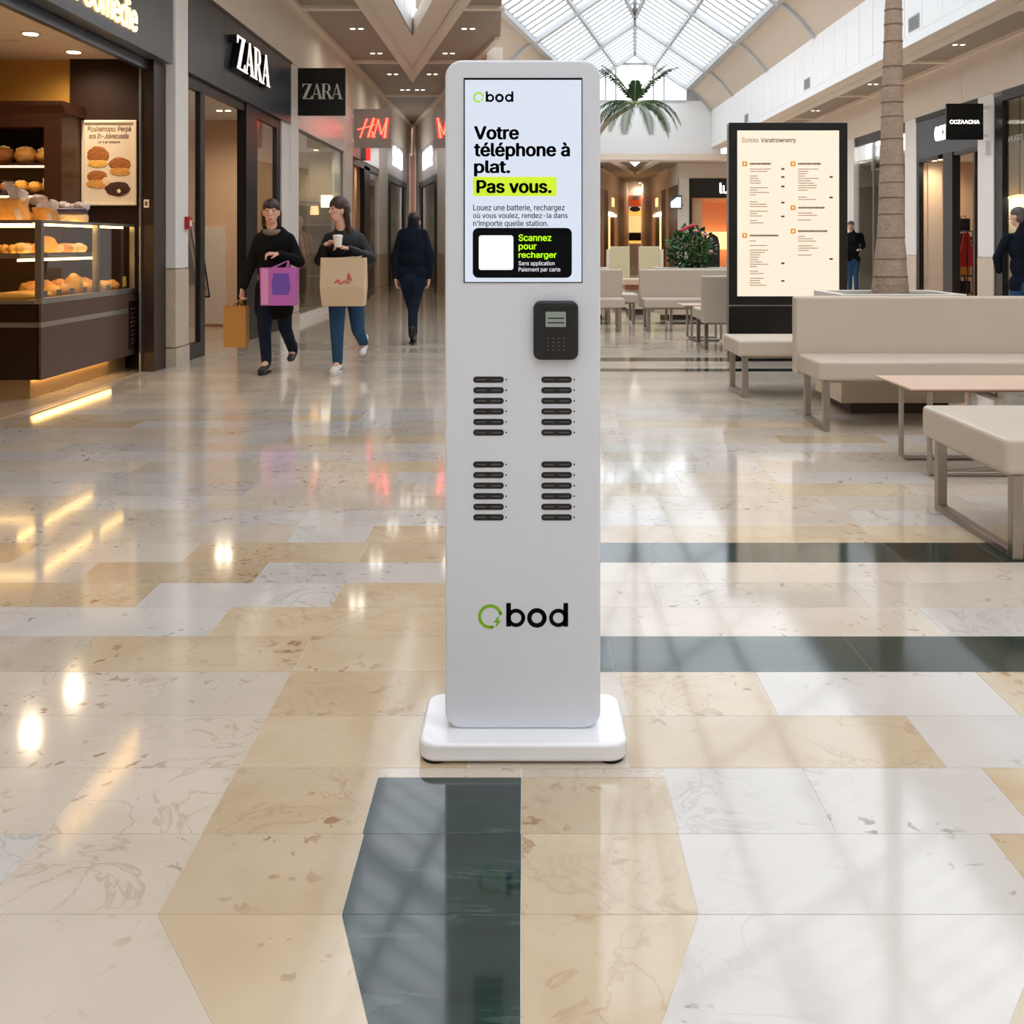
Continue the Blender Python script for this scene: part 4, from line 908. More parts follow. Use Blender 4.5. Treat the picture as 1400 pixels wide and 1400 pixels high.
MB().tube([(8.72, 25.593, 3.65), (8.7, 25.593, 3.45), (8.8, 25.593, 3.36), (8.92, 25.593, 3.45), (8.9, 25.593, 3.65)], .012, 6).build('line_drawing', 'ink', bn)
mn = mannequin(9.1, 24.3, 'white mannequin in glazed shop window behind palm trunk', ('mannequin', 'mannequin'))
# R2 slate shop
room('slate_shop', 12.0, XR + .12, 19.35, 22.25, 3.02, 'peach_wall', 'wall_white', 'shop_floor')
f = struct(B('trim_113', 'fascia_slate', None, XR, XR + .2, 19.25, 22.3, 3.08, 3.9)); B('ledge', 'frame_black', f, XR - .03, XR, 19.25, 22.3, 3.88, 3.98)
lt = empty('shop_letters', (XR, 20.2, 3.4), 'white raised shop lettering on slate fascia above shop door', 'shop sign')
fit_text('letters', 'CCZAACHA', 'letter_white', lt, lambda u, v, w_: Vector((XR - .005 - .05 * w_, 21.2 - 1.6 * u, 3.36 + .3 * v)), .02, split=True)
w = empty('window_12', (XR, 21.6, 0)); struct(w)
B('frame', 'frame_black', w, XR, XR + .1, 22.18, 22.3, 0, 3.08); B('frame', 'frame_black', w, XR, XR + .1, 21.15, 22.18, 3.0, 3.08); B('pane', 'shop_glass', w, XR + .05, XR + .06, 20.85, 22.18, .05, 3.0)
B('post', 'frame_black', w, XR - .02, XR + .14, 20.4, 20.85, 0, 3.08)
d = empty('door_11', (XR, 19.8, 0)); struct(d); B('head', 'frame_black', d, XR, XR + .1, 19.25, 20.4, 3.0, 3.08); B('leaf_frame', 'frame_brown', d, XR, XR + .08, 19.42, 19.5, 0, 3.0)
B('inner_screen', 'peach_wall', d, XR + .2, XR + .5, 22.18, 22.24, 0, 3.0)
for i, (x, yy) in enumerate(((8.70, 21.85), (8.68, 21.5))): downlight(x, yy, 3.018, 'warm downlight inside the slate fronted shop', 'slate shop downlights', 60, .05)
rk = empty('display_rack', (9.55, 22.0, 0), 'tall dark metal rack with handbags and folded clothes in slate shop', 'shelf')
rx0, rx1, ry0, ry1 = 9.0, 9.75, 21.5, 21.9
for x in (rx0, 9.37, rx1):
    for yy in (ry0, ry1): MB().tube([(x, yy, 0), (x, yy, 1.5)], .014, 6).build('upright', 'frame_black', rk)
for z in (1.5, 1.25, .95, .55, .2): B('shelf', 'frame_black', rk, rx0, rx1, ry0, ry1, z, z + .02)
for i, (xa, xb, za, zb, m, lb) in enumerate(((9.12, 9.34, 1.52, 1.78, 'cloth_dark', 'black boxy handbag on top of dark metal rack'), (9.12, 9.38, 1.27, 1.33, 'cloth_pale', 'folded pale garment on second shelf of rack'), (9.12, 9.38, 1.33, 1.4, 'cloth_red', 'folded red garment on second shelf of rack'), (9.12, 9.35, .97, 1.17, 'cloth_brown', 'brown handbag on middle shelf of rack'), (9.12, 9.35, .57, .86, 'cloth_gold', 'gold bag on lower shelf of rack'), (9.12, 9.35, .22, .46, 'cloth_dark', 'dark box bag on lowest shelf of rack'))):
    if 'bag' in lb:
        o = empty('handbag', ((xa + xb) / 2, 21.6, za), lb, 'bag'); B('body', m, o, xa, xb, 21.55, 21.75, za, zb, bevel=.02); MB().tube([(xa + .05, 21.65, zb - .01), (xa + .07, 21.65, zb + .05), (xb - .07, 21.65, zb + .05), (xb - .05, 21.65, zb - .01)], .008, 6).build('handle', m, o)
    else: tag(B('folded_garment', m, None, xa, xb, 21.52, 21.78, za, zb, bevel=.02), lb, 'clothing')
hanger_rail(9.02, 20.95, 21.35, 'short rail with red and dark clothes beside the shop rack', ['cloth_red', 'cloth_dark', 'cloth_brown'], 4)
# R3 tall glazed shop
room('corner_shop', 12.5, XR + .12, 9.1, 18.5, 3.9, 'shop_beige', 'wall_white', 'shop_floor')
w = empty('window_13', (XR, 15, 0)); struct(w); B('frame', 'frame_black', w, XR, XR + .12, 18.3, 18.6, 0, 3.9); B('frame', 'frame_black', w, XR, XR + .12, 9.0, 18.3, 3.8, 3.98); B('pane', 'shop_glass', w, XR + .05, XR + .06, 9.0, 17.45, .05, 3.8); B('pane', 'shop_glass', w, XR + .05, XR + .06, 17.5, 18.3, .05, 3.8); B('mullion', 'frame_black', w, XR + .02, XR + .1, 17.45, 17.5, 0, 3.8)
pdl = empty('pendant_lamp', (8.79, 18.25, 2.07), 'flat white disc pendant lamp in corner shop window', 'lamp'); MB().lathe((8.79, 18.25, 2.05), [(.2, 0), (.19, .04), (.05, .075)], 28).build('shade', 'lampshade', pdl, smooth=40); MB().tube([(8.79, 18.25, 2.12), (8.79, 18.25, 3.9)], .008, 6).build('cord', 'frame_black', pdl); point_light('bulb', (8.79, 18.25, 2.02), 18, (1, .88, .68), pdl, .05)
fit_text('printed_name', 'HUGO', 'letter_grey', w, lambda u, v, w_: Vector((XR + .045 - .002 * w_, 18.15 - .5 * u, 3.05 + .1 * v)), 0)
# projecting black sign
by = 18.8
bs = blade('blade_sign', 'black square projecting sign with white capitals by the slate shop', Xy(1294, by), Xy(1344.5, by), by, Zy(191, by), Zy(141.5, by), 'sign_black', Xy(1344.5, by), XR)
fit_text('lettering', 'CCZAACHA', 'letter_white', bs, lambda u, v, w_: Vector((Xy(1298.5, by) + (Xy(1339, by) - Xy(1298.5, by)) * u, by - .002 - .004 * w_, Zy(169.3, by) + (Zy(164, by) - Zy(169.3, by)) * v)), .012)
tag(B('alarm_box', 'wall_white', None, XR - .12, XR - .02, 18.7, 18.85, 2.88, 3.13, bevel=.01), 'small white box on the pilaster under black projecting sign', 'alarm box')

# ================================================================== FAR END
ZF = 4.40
struct(B('trim_120', 'trim_beige', None, .4, 8.5, GY, GY + 1.0, 4.27, 4.49))
struct(B('ceiling_end', 'ceiling_slats', None, .2, 9.5, GY + 1.0, 56, ZF, ZF + .1))
# V beams and a glowing panel standing for the triangular skylight on that ceiling
for pts in (((833, 217), (841, 217), (868, 234), (867, 238)), ((903, 217), (895, 217), (868, 234), (869, 238))):
    pass
e = empty('skylight_panel', onz(868, 223, ZF), 'glowing triangular skylight panel set in ceiling at far end', 'ceiling light')
MB().loft([onz(858, 219.2, ZF - .02), onz(878, 219.2, ZF - .02), onz(868, 228, ZF - .02)], [onz(858, 219.2, ZF) , onz(878, 219.2, ZF), onz(868, 228, ZF)]).build('panel', 'logo_glow', e)
n = 121
for a, b in (((836, 217), (867, 236)), ((900, 217), (869, 236)), ((822, 230), (834, 236)), ((914, 230), (902, 236))):
    p0, p1 = onz(*a, ZF), onz(*b, ZF); t = Vector((p1.x - p0.x, p1.y - p0.y, 0)).normalized(); nn = Vector((-t.y, t.x, 0)) * .14
    struct(MB().loft([p0 + nn, p1 + nn, p1 - nn, p0 - nn], [q + Vector((0, 0, -.08)) for q in (p0 + nn, p1 + nn, p1 - nn, p0 - nn)]).build('trim_%d' % n, 'trim_beige')); n += 1
# frontal shop wall on the right
LY = 40.0
struct(B('wall_end_right', 'wall_beige', None, 5.94, 9.5, LY, LY + .2, 3.03, ZF)); struct(B('trim_%d' % n, 'wall_white', None, 5.94, 6.34, LY - .03, LY + .3, 0, 3.8)); n += 1
sgn = empty('shop_fascia', (7.2, LY, 3.05), 'black shop fascia with white lowercase lettering at far end', 'shop sign'); B('board', 'sign_black', sgn, 6.34, 8.45, LY - .03, LY - .005, 3.03, 3.8)
fit_text('letters', 'lush', 'letter_white', sgn, lambda u, v, w_: Vector((Xy(983.5, LY) + .85 * u, LY - .032 - .03 * w_, 3.2 + .42 * v)), .02, split=True)
room('end_shop', 9.7, 6.3, LY + .3, LY + 4, 3.0, 'orange_wall', 'orange_wall', 'shop_floor', near=False)
struct(B('trim_%d' % n, 'frame_black', None, 6.34, 6.46, LY - .01, LY + .25, 0, 3.05)); n += 1
struct(B('wall_end_screen', 'peach_wall', None, 6.46, 6.9, LY + .3, LY + .4, 0, 2.98))
B('lit_shelf', 'store_lit', None, 7.0, 9.4, LY + 3.6, LY + 3.9, 1.0, 1.75); tag(bpy.data.objects['lit_shelf'], 'glowing amber wall shelf inside black fronted shop', 'shelf')
for i in range(3):
    bo = MB().lathe((7.15 + .28 * i, LY + 2.6, .0), [(.12, 0), (.12, 1.0), (.1, 1.02), (.06, 1.25), (.09, 1.45), (.02, 1.75)], 14).build('display_tower', ['store_lit', 'cloth_brown', 'store_lit'][i], None, smooth=40); tag(bo, ['amber glowing display tower by the shop screen wall', 'dark brown display tower between two amber ones', 'amber glowing display tower beyond the brown one'][i], 'display')
bd = MB().ext([(6.98 - .25, 0), (6.98 + .25, 0), (6.98 + .25, 1.2), (6.98 + .18, 1.5), (6.98, 1.62), (6.98 - .18, 1.5), (6.98 - .25, 1.2)], 'xz', 38.3, 38.5).build('arched_panel', 'cloth_dark', None, bevel=.03); tag(bd, 'black arched panel standing before the far black fronted shop', 'display')
# narrowing corridor beyond
def far_side(xf, tx):
    XW = 6.0
    b = lambda name, m, *q: struct(B(name, m, None, *q, xf=xf))
    b('wall_far_top_' + tx, 'wall_beige', XW, XW + .2, LY + .3, 53.4, 3.6, ZF)
    w = empty('door_%d' % (31 if tx == 'right' else 32), (xf(Vector((XW, 43, 0))) if xf else (XW, 43, 0))); struct(w)
    for a, c_, m in ((40.4, 41.2, 'frame_black'), (41.2, 42.0, 'plum_frame'), (42.0, 43.2, 'frame_black'), (43.2, 44.2, 'peach_wall'), (44.2, 45.6, 'frame_black')): B('leaf', m, w, XW, XW + .15, a, c_, 0, 3.6, xf=xf)
    ww = empty('window_31' if tx == 'right' else 'window_32', (xf(Vector((XW, 47, 0))) if xf else (XW, 47, 0))); struct(ww)
    B('lintel', 'coving', ww, XW, XW + .15, 45.6, 48.8, 2.7, 3.6, xf=xf); B('lit_square', 'store_lit', ww, XW - .02, XW, 46.7, 47.6, 2.95, 3.35, xf=xf); B('lit_band', 'lamp_white', ww, XW - .01, XW + .02, 46.0, 48.5, 2.5, 2.62, xf=xf)
    B('backing', 'store_lit', ww, XW + .1, XW + .15, 45.6, 47.0, 0, 2.5, xf=xf); B('backing', 'frame_brown', ww, XW + .1, XW + .15, 47.0, 48.4, 0, 2.5, xf=xf); B('backing', 'peach_wall', ww, XW + .1, XW + .15, 48.4, 48.8, 0, 2.7, xf=xf)
    b('wall_far_' + tx, 'peach_wall', XW, XW + .2, 48.8, 53.4, 0, 3.6); B('grey_panel', 'grey_wall', bpy.data.objects['wall_far_' + tx], XW - .01, XW, 49.2, 51.4, .8, 3.4, xf=xf)
far_side(None, 'right'); far_side(mir_r, 'left')
struct(B('wall_far_left_flank', 'wall_beige', None, .4, 2.5, 40, 40.2, 0, ZF)) if False else None
EYc = 53.5
ew = struct(B('wall_far_end', 'wall_beige', None, 4.6, 6.8, EYc, EYc + .2, 0, ZF))
fs_ = empty('lit_storefront', (5.65, EYc, 0), 'bright narrow storefront with orange and yellow signs at corridor end', 'storefront')
for a, b_, m, nm in ((267, 282, 'store_orange', 'orange_sign'), (283, 286, 'card_white', 'white_band'), (286, 294, 'store_yellow', 'yellow_sign'), (295, 318, 'store_cream', 'lit_window'), (329, 333, 'store_yellow', 'yellow_base')): B(nm, m, fs_, Xy(860, EYc), Xy(876, EYc), EYc - .06, EYc, Zy(b_, EYc), Zy(a, EYc))
B('dark_shelf', 'cloth_dark', fs_, Xy(860, EYc), Xy(876, EYc), EYc - .06, EYc, Zy(329, EYc), Zy(318, EYc)); B('base', 'wall_white', fs_, Xy(860, EYc), Xy(876, EYc), EYc - .06, EYc, 0, Zy(333, EYc))
MB().ell((Xy(868, EYc), EYc - .07, Zy(286, EYc)), (.28, .01, .14), 16, 8).build('emblem', 'fascia_slate', fs_)
av = empty('ceiling_vent', (5.68, 52.5, 3.2), 'small grey grille box high at corridor end', 'vent'); B('box', 'vent_grey', av, 5.5, 5.85, EYc - .3, EYc, 3.55, 3.75); B('slot', 'vent_slot', av, 5.53, 5.82, EYc - .31, EYc - .3, 3.6, 3.7)
# small lit screen sign on the white pier
tv = empty('blade_sign', (5.8, 39.6, 2.6), 'small grey framed sign with bright blank face on far pier', 'shop sign')
B('frame', 'fascia_grey', tv, Xy(915, 39.6), Xy(932.5, 39.6), 39.6, 39.7, Zy(286, 39.6), Zy(267, 39.6), bevel=.01); B('face', 'tv_screen', tv, Xy(917, 39.6), Xy(931, 39.6), 39.585, 39.6, Zy(284, 39.6), Zy(269.5, 39.6)); B('bracket', 'fascia_grey', tv, Xy(932.5, 39.6), 6.05, 39.63, 39.975, 2.7, 2.76)
MB().ext([(Xy(917, 39.6), Zy(269.5, 39.6)), (Xy(925, 39.6), Zy(269.5, 39.6)), (Xy(917, 39.6), Zy(276, 39.6))], 'xz', 39.58, 39.585).build('grey_wedge', 'fascia_grey', tv)
downlight(7.27, 38.05, ZF - .002, 'warm downlight in far ceiling before the black fascia', None, 60, .07, (1, .9, .76)); downlight(5.88, 53.1, ZF - .002, 'warm downlight at the end of the far corridor', None, 60, .07, (1, .9, .76))
struct(B('wall_left_far', 'wall_beige', None, -.4, .6, 30, GY + .2, 0, 6.4)); struct(B('wall_far_flank', 'wall_beige', None, .2, 2.55, 40.0, 40.2, 0, ZF))
struct(B('wall_skirt_right', 'wall_beige', None, XR + .3, XR + .4, YB, 40, 4.9, 6.2)) if False else None

# ================================================================== CHARGING KIOSK
KY = 2.532; kX = lambda p: Xy(p, KY); kZ = lambda p: Zy(p, KY)
ks = empty('charging_kiosk', (-.011, 2.58, 0), 'white upright phone charging kiosk with screen and battery slots', 'kiosk')
bY0, bY1, bz = gY(1046), 2.737, .0438
MB().ext(rrect(Xy(571, bY0), Xy(859.5, bY0), bY0, bY1, .045, 8), 'xy', .006, bz + .006).build('base_plate', 'base_enamel', ks, smooth=40, bevel=.008, seg=3)
for x in (Xy(571, bY0) + .04, Xy(859, bY0) - .04):
    for yy in (bY0 + .035, bY1 - .04): MB().lathe((x, yy, 0), [(.03, 0), (.03, .008)], 14).build('rubber_foot', 'rubber', ks)
MB().ext(rrect(kX(608.5), kX(821), bz + .0065, kZ(82), .042, 8), 'xz', KY, KY + .11).build('body', 'white_enamel', ks, smooth=40, bevel=.006, seg=3)
def kbox(name, m, par, p0, p1, q0, q1, d0, d1, r=0, bevel=0, sm=0):
    poly = rrect(kX(p0), kX(p1), kZ(q1), kZ(q0), r) if r else [(kX(p0), kZ(q1)), (kX(p1), kZ(q1)), (kX(p1), kZ(q0)), (kX(p0), kZ(q0))]
    return MB().ext(poly, 'xz', KY - d0, KY - d1).build(name, m, par, smooth=sm, bevel=bevel)
scr = kbox('screen', 'screen_white', ks, 635.6, 795, 109.3, 385.4, -.002, .0012)
for a in ((634, 796.2, 106.6, 109.3), (634, 796.2, 385.4, 386.6), (634, 635.6, 109.3, 385.4), (795, 796.2, 109.3, 385.4)): kbox('bezel', 'ink', ks, *a, -.002, .0018)
def kt(p0, p1, q0, q1, d=.0016, t=.0006):
    return lambda u, v, w_: Vector((kX(p0) + (kX(p1) - kX(p0)) * u, KY - d - t * w_, kZ(q1) + (kZ(q0) - kZ(q1)) * v))
BD = .032
def st(s_, box, m='ink', bold=BD, par=None, nm='text_line', d=.0016): return fit_text(nm, s_, m, par or scr, kt(*box, d=d), bold)
st('Votre', (648, 709.6, 172.5, 191)); st('téléphone à', (648, 779.3, 194.8, 218.8)); st('plat.', (648, 697.7, 219.3, 241.3))
hl = kbox('highlight_box', 'lime', scr, 646.7, 761, 241.8, 268.2, .0011, .0017, .006)
st('Pas vous.', (651.5, 754.2, 246.2, 264.2), d=.002)
st('Louez une batterie, rechargez', (647, 772, 279.6, 290), 'ink_grey', .012); st('où vous voulez, rendez-la dans', (647, 776, 290.8, 299.8), 'ink_grey', .012); st('n’importe quelle station.', (647, 749.6, 301.4, 311), 'ink_grey', .012)
cd = kbox('scan_card', 'ink', scr, 646.3, 781.8, 311.6, 379.8, .0011, .0017, .014)
kbox('white_patch', 'card_white', scr, 654.7, 701.8, 321.8, 369, .0017, .0021, .006)
st('Scannez', (709, 753.8, 320.4, 329.6), 'lime', .016, d=.002); st('pour', (709, 733.6, 334.2, 343.4), 'lime', .016, d=.002); st('recharger', (709, 761, 344.4, 354.6), 'lime', .016, d=.002)
st('Sans application', (709, 758, 357, 364.2), 'card_white', 0, d=.002); st('Paiement par carte', (709, 766, 365.4, 372.6), 'card_white', 0, d=.002)
def ring(mb, cx, cz, ro, ri, a0, a1, place, n=40):
    pts = [(cx + ro * math.cos(math.radians(a0 + (a1 - a0) * k / n)), cz + ro * math.sin(math.radians(a0 + (a1 - a0) * k / n)), cx + ri * math.cos(math.radians(a0 + (a1 - a0) * k / n)), cz + ri * math.sin(math.radians(a0 + (a1 - a0) * k / n))) for k in range(n + 1)]
    for p, q in zip(pts[:-1], pts[1:]):
        loop = [(p[0], p[1]), (q[0], q[1]), (q[2], q[3]), (p[2], p[3])]
        mb.loft([place(a, b, 0) for a, b in loop], [place(a, b, 1) for a, b in loop])
    for e_ in (pts[0], pts[-1]):
        mx_, mz_, rr = (e_[0] + e_[2]) / 2, (e_[1] + e_[3]) / 2, (ro - ri) / 2
        loop = [(mx_ + rr * math.cos(t * math.pi / 5), mz_ + rr * math.sin(t * math.pi / 5)) for t in range(10)]
        mb.loft([place(a, b, 0) for a, b in loop], [place(a, b, 1) for a, b in loop])
def logo(par, x0, y0, s_, mg, mi, d, small=False):
    """logo in units of the large logo's crop: ring 415-545, word 568-907 (x), 177-318 (y)"""
    pl = lambda a, b, w_: Vector((kX(x0 + (a - 415) * s_), KY - d - .0006 * w_, kZ(y0 + (b - 177) * s_)))
    mb = MB(); ring(mb, 481, 251, 67, 50 if not small else 44, -15, -282, pl); mb.build('emblem_ring', mg, par)
    mb = MB()
    for loop in ([(526, 248), (498, 284), (516, 284)], [(516, 284), (510, 312), (540, 274), (521, 274)], [(526, 248), (516, 284), (521, 274), (528, 262)]):
        mb.loft([pl(a, b, 0) for a, b in loop], [pl(a, b, 1) for a, b in loop])
    if small: mb = MB().loft([pl(524 + 16 * math.cos(t * .628), 282 + 16 * math.sin(t * .628), 0) for t in range(10)], [pl(524 + 16 * math.cos(t * .628), 282 + 16 * math.sin(t * .628), 1) for t in range(10)])
    mb.build('emblem_bolt', mg, par)
    for stem, cx_ in (((568, 594, 177), 622), (None, 736), ((881, 907, 177), 853)):
        mb = MB(); ring(mb, cx_, 258.5, 53.5 if stem is None else 50, 29 if not small else 25, 0, 360, pl)
        if stem: loop = [(stem[0], stem[2]), (stem[1], stem[2]), (stem[1], 306), (stem[0], 306)]; mb.loft([pl(a, b, 0) for a, b in loop], [pl(a, b, 1) for a, b in loop])
        mb.build('logo_letter', mi, par)
logo(ks, 653.8, 824.3, .25, 'logo_green', 'ink', .0002)
logo(scr, 647, 125, .1117, 'logo_green_lit', 'ink', .0014, True)
# payment terminal
tm = kbox('card_terminal', 'soft_black', ks, 729.3, 790.2, 411, 491, 0, .022, .018, .006, 40)
kbox('keypad_panel', 'black_plastic', tm, 743, 777.6, 418.6, 484, .022, .024, .003)
sc_ = kbox('terminal_screen', 'lcd', tm, 745.7, 773.2, 425.3, 445.9, .024, .0248)
for i in range(2): kbox('display_text', 'ink_grey', tm, 748.5, 771, 433.4 + 6 * i, 435 + 6 * i, .0248, .025)
for i in range(4):
    for j in range(4): kbox('key', 'slot_grey', tm, 747.2 + 7.5 * j, 749.8 + 7.5 * j, 461 + 5.2 * i, 462.3 + 5.2 * i, .024, .0255)
for gx_, in ((647.0,), (740.0,)):
    for gy in (519.05, 635.0):
        for k in range(6):
            q = gy + 14.45 * k
            o = kbox('battery_slot', 'black_plastic', ks, gx_, gx_ + 41.8, q - 4.2, q + 4.2, -.002, .0012, .0074, 0, 40)
            for a, b in ((3.9, 17.3), (24.5, 38.2)): kbox('slot_contact', 'slot_grey', o, gx_ + a, gx_ + b, q - .75, q + .75, .0012, .0017)
            kbox('status_light', 'ink', ks, gx_ + 44, gx_ + 46.1, q - 1.1, q + 1.1, -.001, .0006, .0018)

# ================================================================== DIRECTORY
DY = 10.94
dr = empty('directory_totem', (2.8, 11.0, 0), 'tall black shopping directory totem with glowing cream map panel', 'directory')
dx = lambda p: Xy(p, DY); dz = lambda p: Zy(p, DY)
B('cabinet', 'dir_black', dr, dx(997), dx(1159), DY, DY + .14, dz(417), dz(167.5), bevel=.006); B('pedestal', 'dir_black', dr, dx(997), dx(1159), DY, DY + .14, 0, dz(419))
B('edge_strip', 'alu', dr, dx(994.8), dx(997) - .002, DY + .01, DY + .05, 0, dz(170))
fc = B('map_panel', 'dir_face', dr, dx(1008), dx(1147), DY - .006, DY - .0005, dz(405), dz(178.5))
def dt(p0, p1, q0, q1): return lambda u, v, w_: Vector((dx(p0) + (dx(p1) - dx(p0)) * u, DY - .007 - .002 * w_, dz(q1) + (dz(q0) - dz(q1)) * v))
fit_text('heading', 'Somies', 'dir_pale', fc, dt(1014, 1037, 188, 195), .0); fit_text('heading', 'Varatrownerry', 'dir_ink', fc, dt(1040, 1088, 188.5, 196.5), .01)
for cx_, cy_, t_, n_ in ((1018, 224, (1025, 1054), 24), (1018, 322, (1025, 1064), 20), (1084, 224, (1091, 1122), 14), (1084, 284, (1091, 1127), 4), (1084, 316, (1091, 1131), 9)):
    MB().ext(rrect(dx(cx_ - 3.4), dx(cx_ + 3.4), dz(cy_ + 3.4), dz(cy_ - 3.4), .008), 'xz', DY - .007, DY - .009).build('category_icon', 'dir_orange', fc)
    B('icon_mark', 'dir_face', fc, dx(cx_ - 1), dx(cx_ + 1), DY - .0105, DY - .009, dz(cy_ + 1.6), dz(cy_ - 1.6))
    mb = MB(); x = t_[0]
    while x < t_[1]:
        w_ = random.uniform(1, 2.4); mb.box(dx(x), dx(min(x + w_, t_[1])), DY - .009, DY - .007, dz(cy_ + 1.3), dz(cy_ - 1.3)); x += w_ + .5
    mb.build('category_title', 'dir_ink', fc)['kind'] = 'stuff'
    mb = MB()
    for r in range(n_):
        yl = cy_ + 7.2 + 3.2 * r; x = 1025 if cx_ < 1050 else 1091; end = x + random.uniform(8, 28)
        if random.random() < .12: continue
        while x < end:
            w_ = random.uniform(.8, 2.2); mb.box(dx(x), dx(x + w_), DY - .0085, DY - .007, dz(yl + .55), dz(yl - .55)); x += w_ + .45
    mb.build('list_lines', 'dir_pale', fc)['kind'] = 'stuff'
for cx_, cy_ in ((1070, 231), (1070, 242), (1070, 255), (1070, 277), (1070, 296), (1070, 360), (1070, 384), (1136, 242), (1136, 270), (1136, 354)): B('page_mark', 'dir_dark', fc, dx(cx_ - 2.2), dx(cx_ + 2.2), DY - .009, DY - .007, dz(cy_ + 1.2), dz(cy_ - 1.2))

# ================================================================== BENCHES, TABLES, PLANTERS
def sled(o, x, ya, yb, ztop, w=.045):
    fr_ = MB(); h = w / 2
    fr_.box(x - h, x + h, ya, ya + w, 0, ztop); fr_.box(x - h, x + h, yb - w, yb, 0, ztop); fr_.box(x - h, x + h, ya + w, yb - w, 0, w * .7)
    return fr_.build('leg_frame', 'chrome', o, bevel=.004)
def bench(label, x0, x1, y0, y1, back=None, zt=.47, th=.13, legs=True, lx=None):
    """back: None, 'far' or 'near' (side of the backrest)"""
    o = empty('padded_bench', ((x0 + x1) / 2, (y0 + y1) / 2, 0), label, 'bench')
    ya, yb = (y0, y1 - .13) if back == 'far' else ((y0 + .13, y1) if back == 'near' else (y0, y1))
    B('seat', 'leather', o, x0, x1, ya, yb, zt - th, zt, bevel=.022, seg=4)
    if back:
        q = (y1 - .12, y1) if back == 'far' else (y0, y0 + .12); B('backrest', 'leather', o, x0 - .01, x1 + .01, q[0], q[1], zt - th - .02, .872, bevel=.02, seg=4)
    B('seat_rail', 'chrome', o, x0 + .06, x1 - .06, ya + .1, yb - .1, zt - th - .025, zt - th)
    for x in (lx or (x0 + .07, x1 - .07)): sled(o, x, ya + .04, (yb - .03 if not back == 'far' else y1 - .1), zt - th - .005)
    return o
bench('long beige padded bench with backrest in front of the palm planter', 1.93, 4.3, 6.78, 7.42, 'far')
bench('low backless beige bench behind the palm planter by the directory', 1.70, 3.9, 8.24, 8.86)
bench('thick backless beige bench beside the wooden coffee table', 1.87, 3.6, 4.0, 4.85, None, .487, .145)
bench('beige bench with backrest by the small distant table', 1.66, 3.5, 14.45, 15.1, 'far')
bench('short beige bench with backrest left of the distant seating gap', .25, 1.39, 14.45, 15.1, 'far')
bench('beige chair bench showing its back beside the directory totem', 2.06, 3.1, 11.95, 12.75, 'near')
bench('backless beige seat behind the bench by the small distant table', 1.82, 2.3, 15.75, 16.4); bench('backless beige seat behind the short distant bench', 1.2, 1.72, 15.75, 16.4)
def table(label, x0, x1, y0, y1, zt, n=2):
    o = empty('coffee_table', ((x0 + x1) / 2, (y0 + y1) / 2, 0), label, 'table')
    MB().loft([(x0 + .03, y0 + .03, zt - .022), (x1 - .03, y0 + .03, zt - .022), (x1 - .03, y1 - .03, zt - .022), (x0 + .03, y1 - .03, zt - .022)], [(x0, y0, zt - .008), (x1, y0, zt - .008), (x1, y1, zt - .008), (x0, y1, zt - .008)]).build('top_edge', 'table_edge', o)
    B('top', 'table_wood', o, x0, x1, y0, y1, zt - .008, zt)
    for yy in (y0 + .06, y1 - .08):
        MB().tube([(x0 + .12, yy, zt - .02), (x0 + .12, yy, .03), (x0 + .15, yy, .015), (x1 - .15, yy, .015), (x1 - .12, yy, .03), (x1 - .12, yy, zt - .02)], .016, 8).build('leg_frame', 'chrome', o, smooth=50)
    MB().tube([(x0 + .12, y0 + .06, .015), (x1 - .12, y1 - .08, .015)], .012, 8).build('cross_bar', 'chrome', o)
    return o
table('long pale wooden coffee table with metal loop legs', 2.045, 3.7, 5.44, 6.0, .478); table('small square wooden table among distant benches', 2.0, 2.62, 13.1, 13.6, .46)
def planter(label, x0, x1, y0, y1, h=.88):
    o = empty('planter_box', ((x0 + x1) / 2, (y0 + y1) / 2, 0), label, 'planter')
    B('plinth', 'plinth', o, x0 + .09, x1 - .09, y0 + .07, y1 - .07, 0, .085); B('body', 'planter_body', o, x0, x1, y0, y1, .085, h - .05)
    for a in ((x0 - .01, x1 + .01, y0 - .01, y0 + .05), (x0 - .01, x1 + .01, y1 - .05, y1 + .01), (x0 - .01, x0 + .05, y0 + .05, y1 - .05), (x1 - .05, x1 + .01, y0 + .05, y1 - .05)): B('rim', 'planter_rim', o, *a, h - .05, h, bevel=.004)
    B('soil', 'soil', o, x0 + .05, x1 - .05, y0 + .05, y1 - .05, h - .05, h - .025)
    return o
planter('cream square planter box holding the tall palm', 2.3, 3.2, 7.48, 8.16); planter('long cream planter box under the leafy bush', 2.17, 3.7, 16.75, 17.4, .85); planter('cream planter box behind the short distant bench', .2, 1.33, 16.75, 17.4, .85)
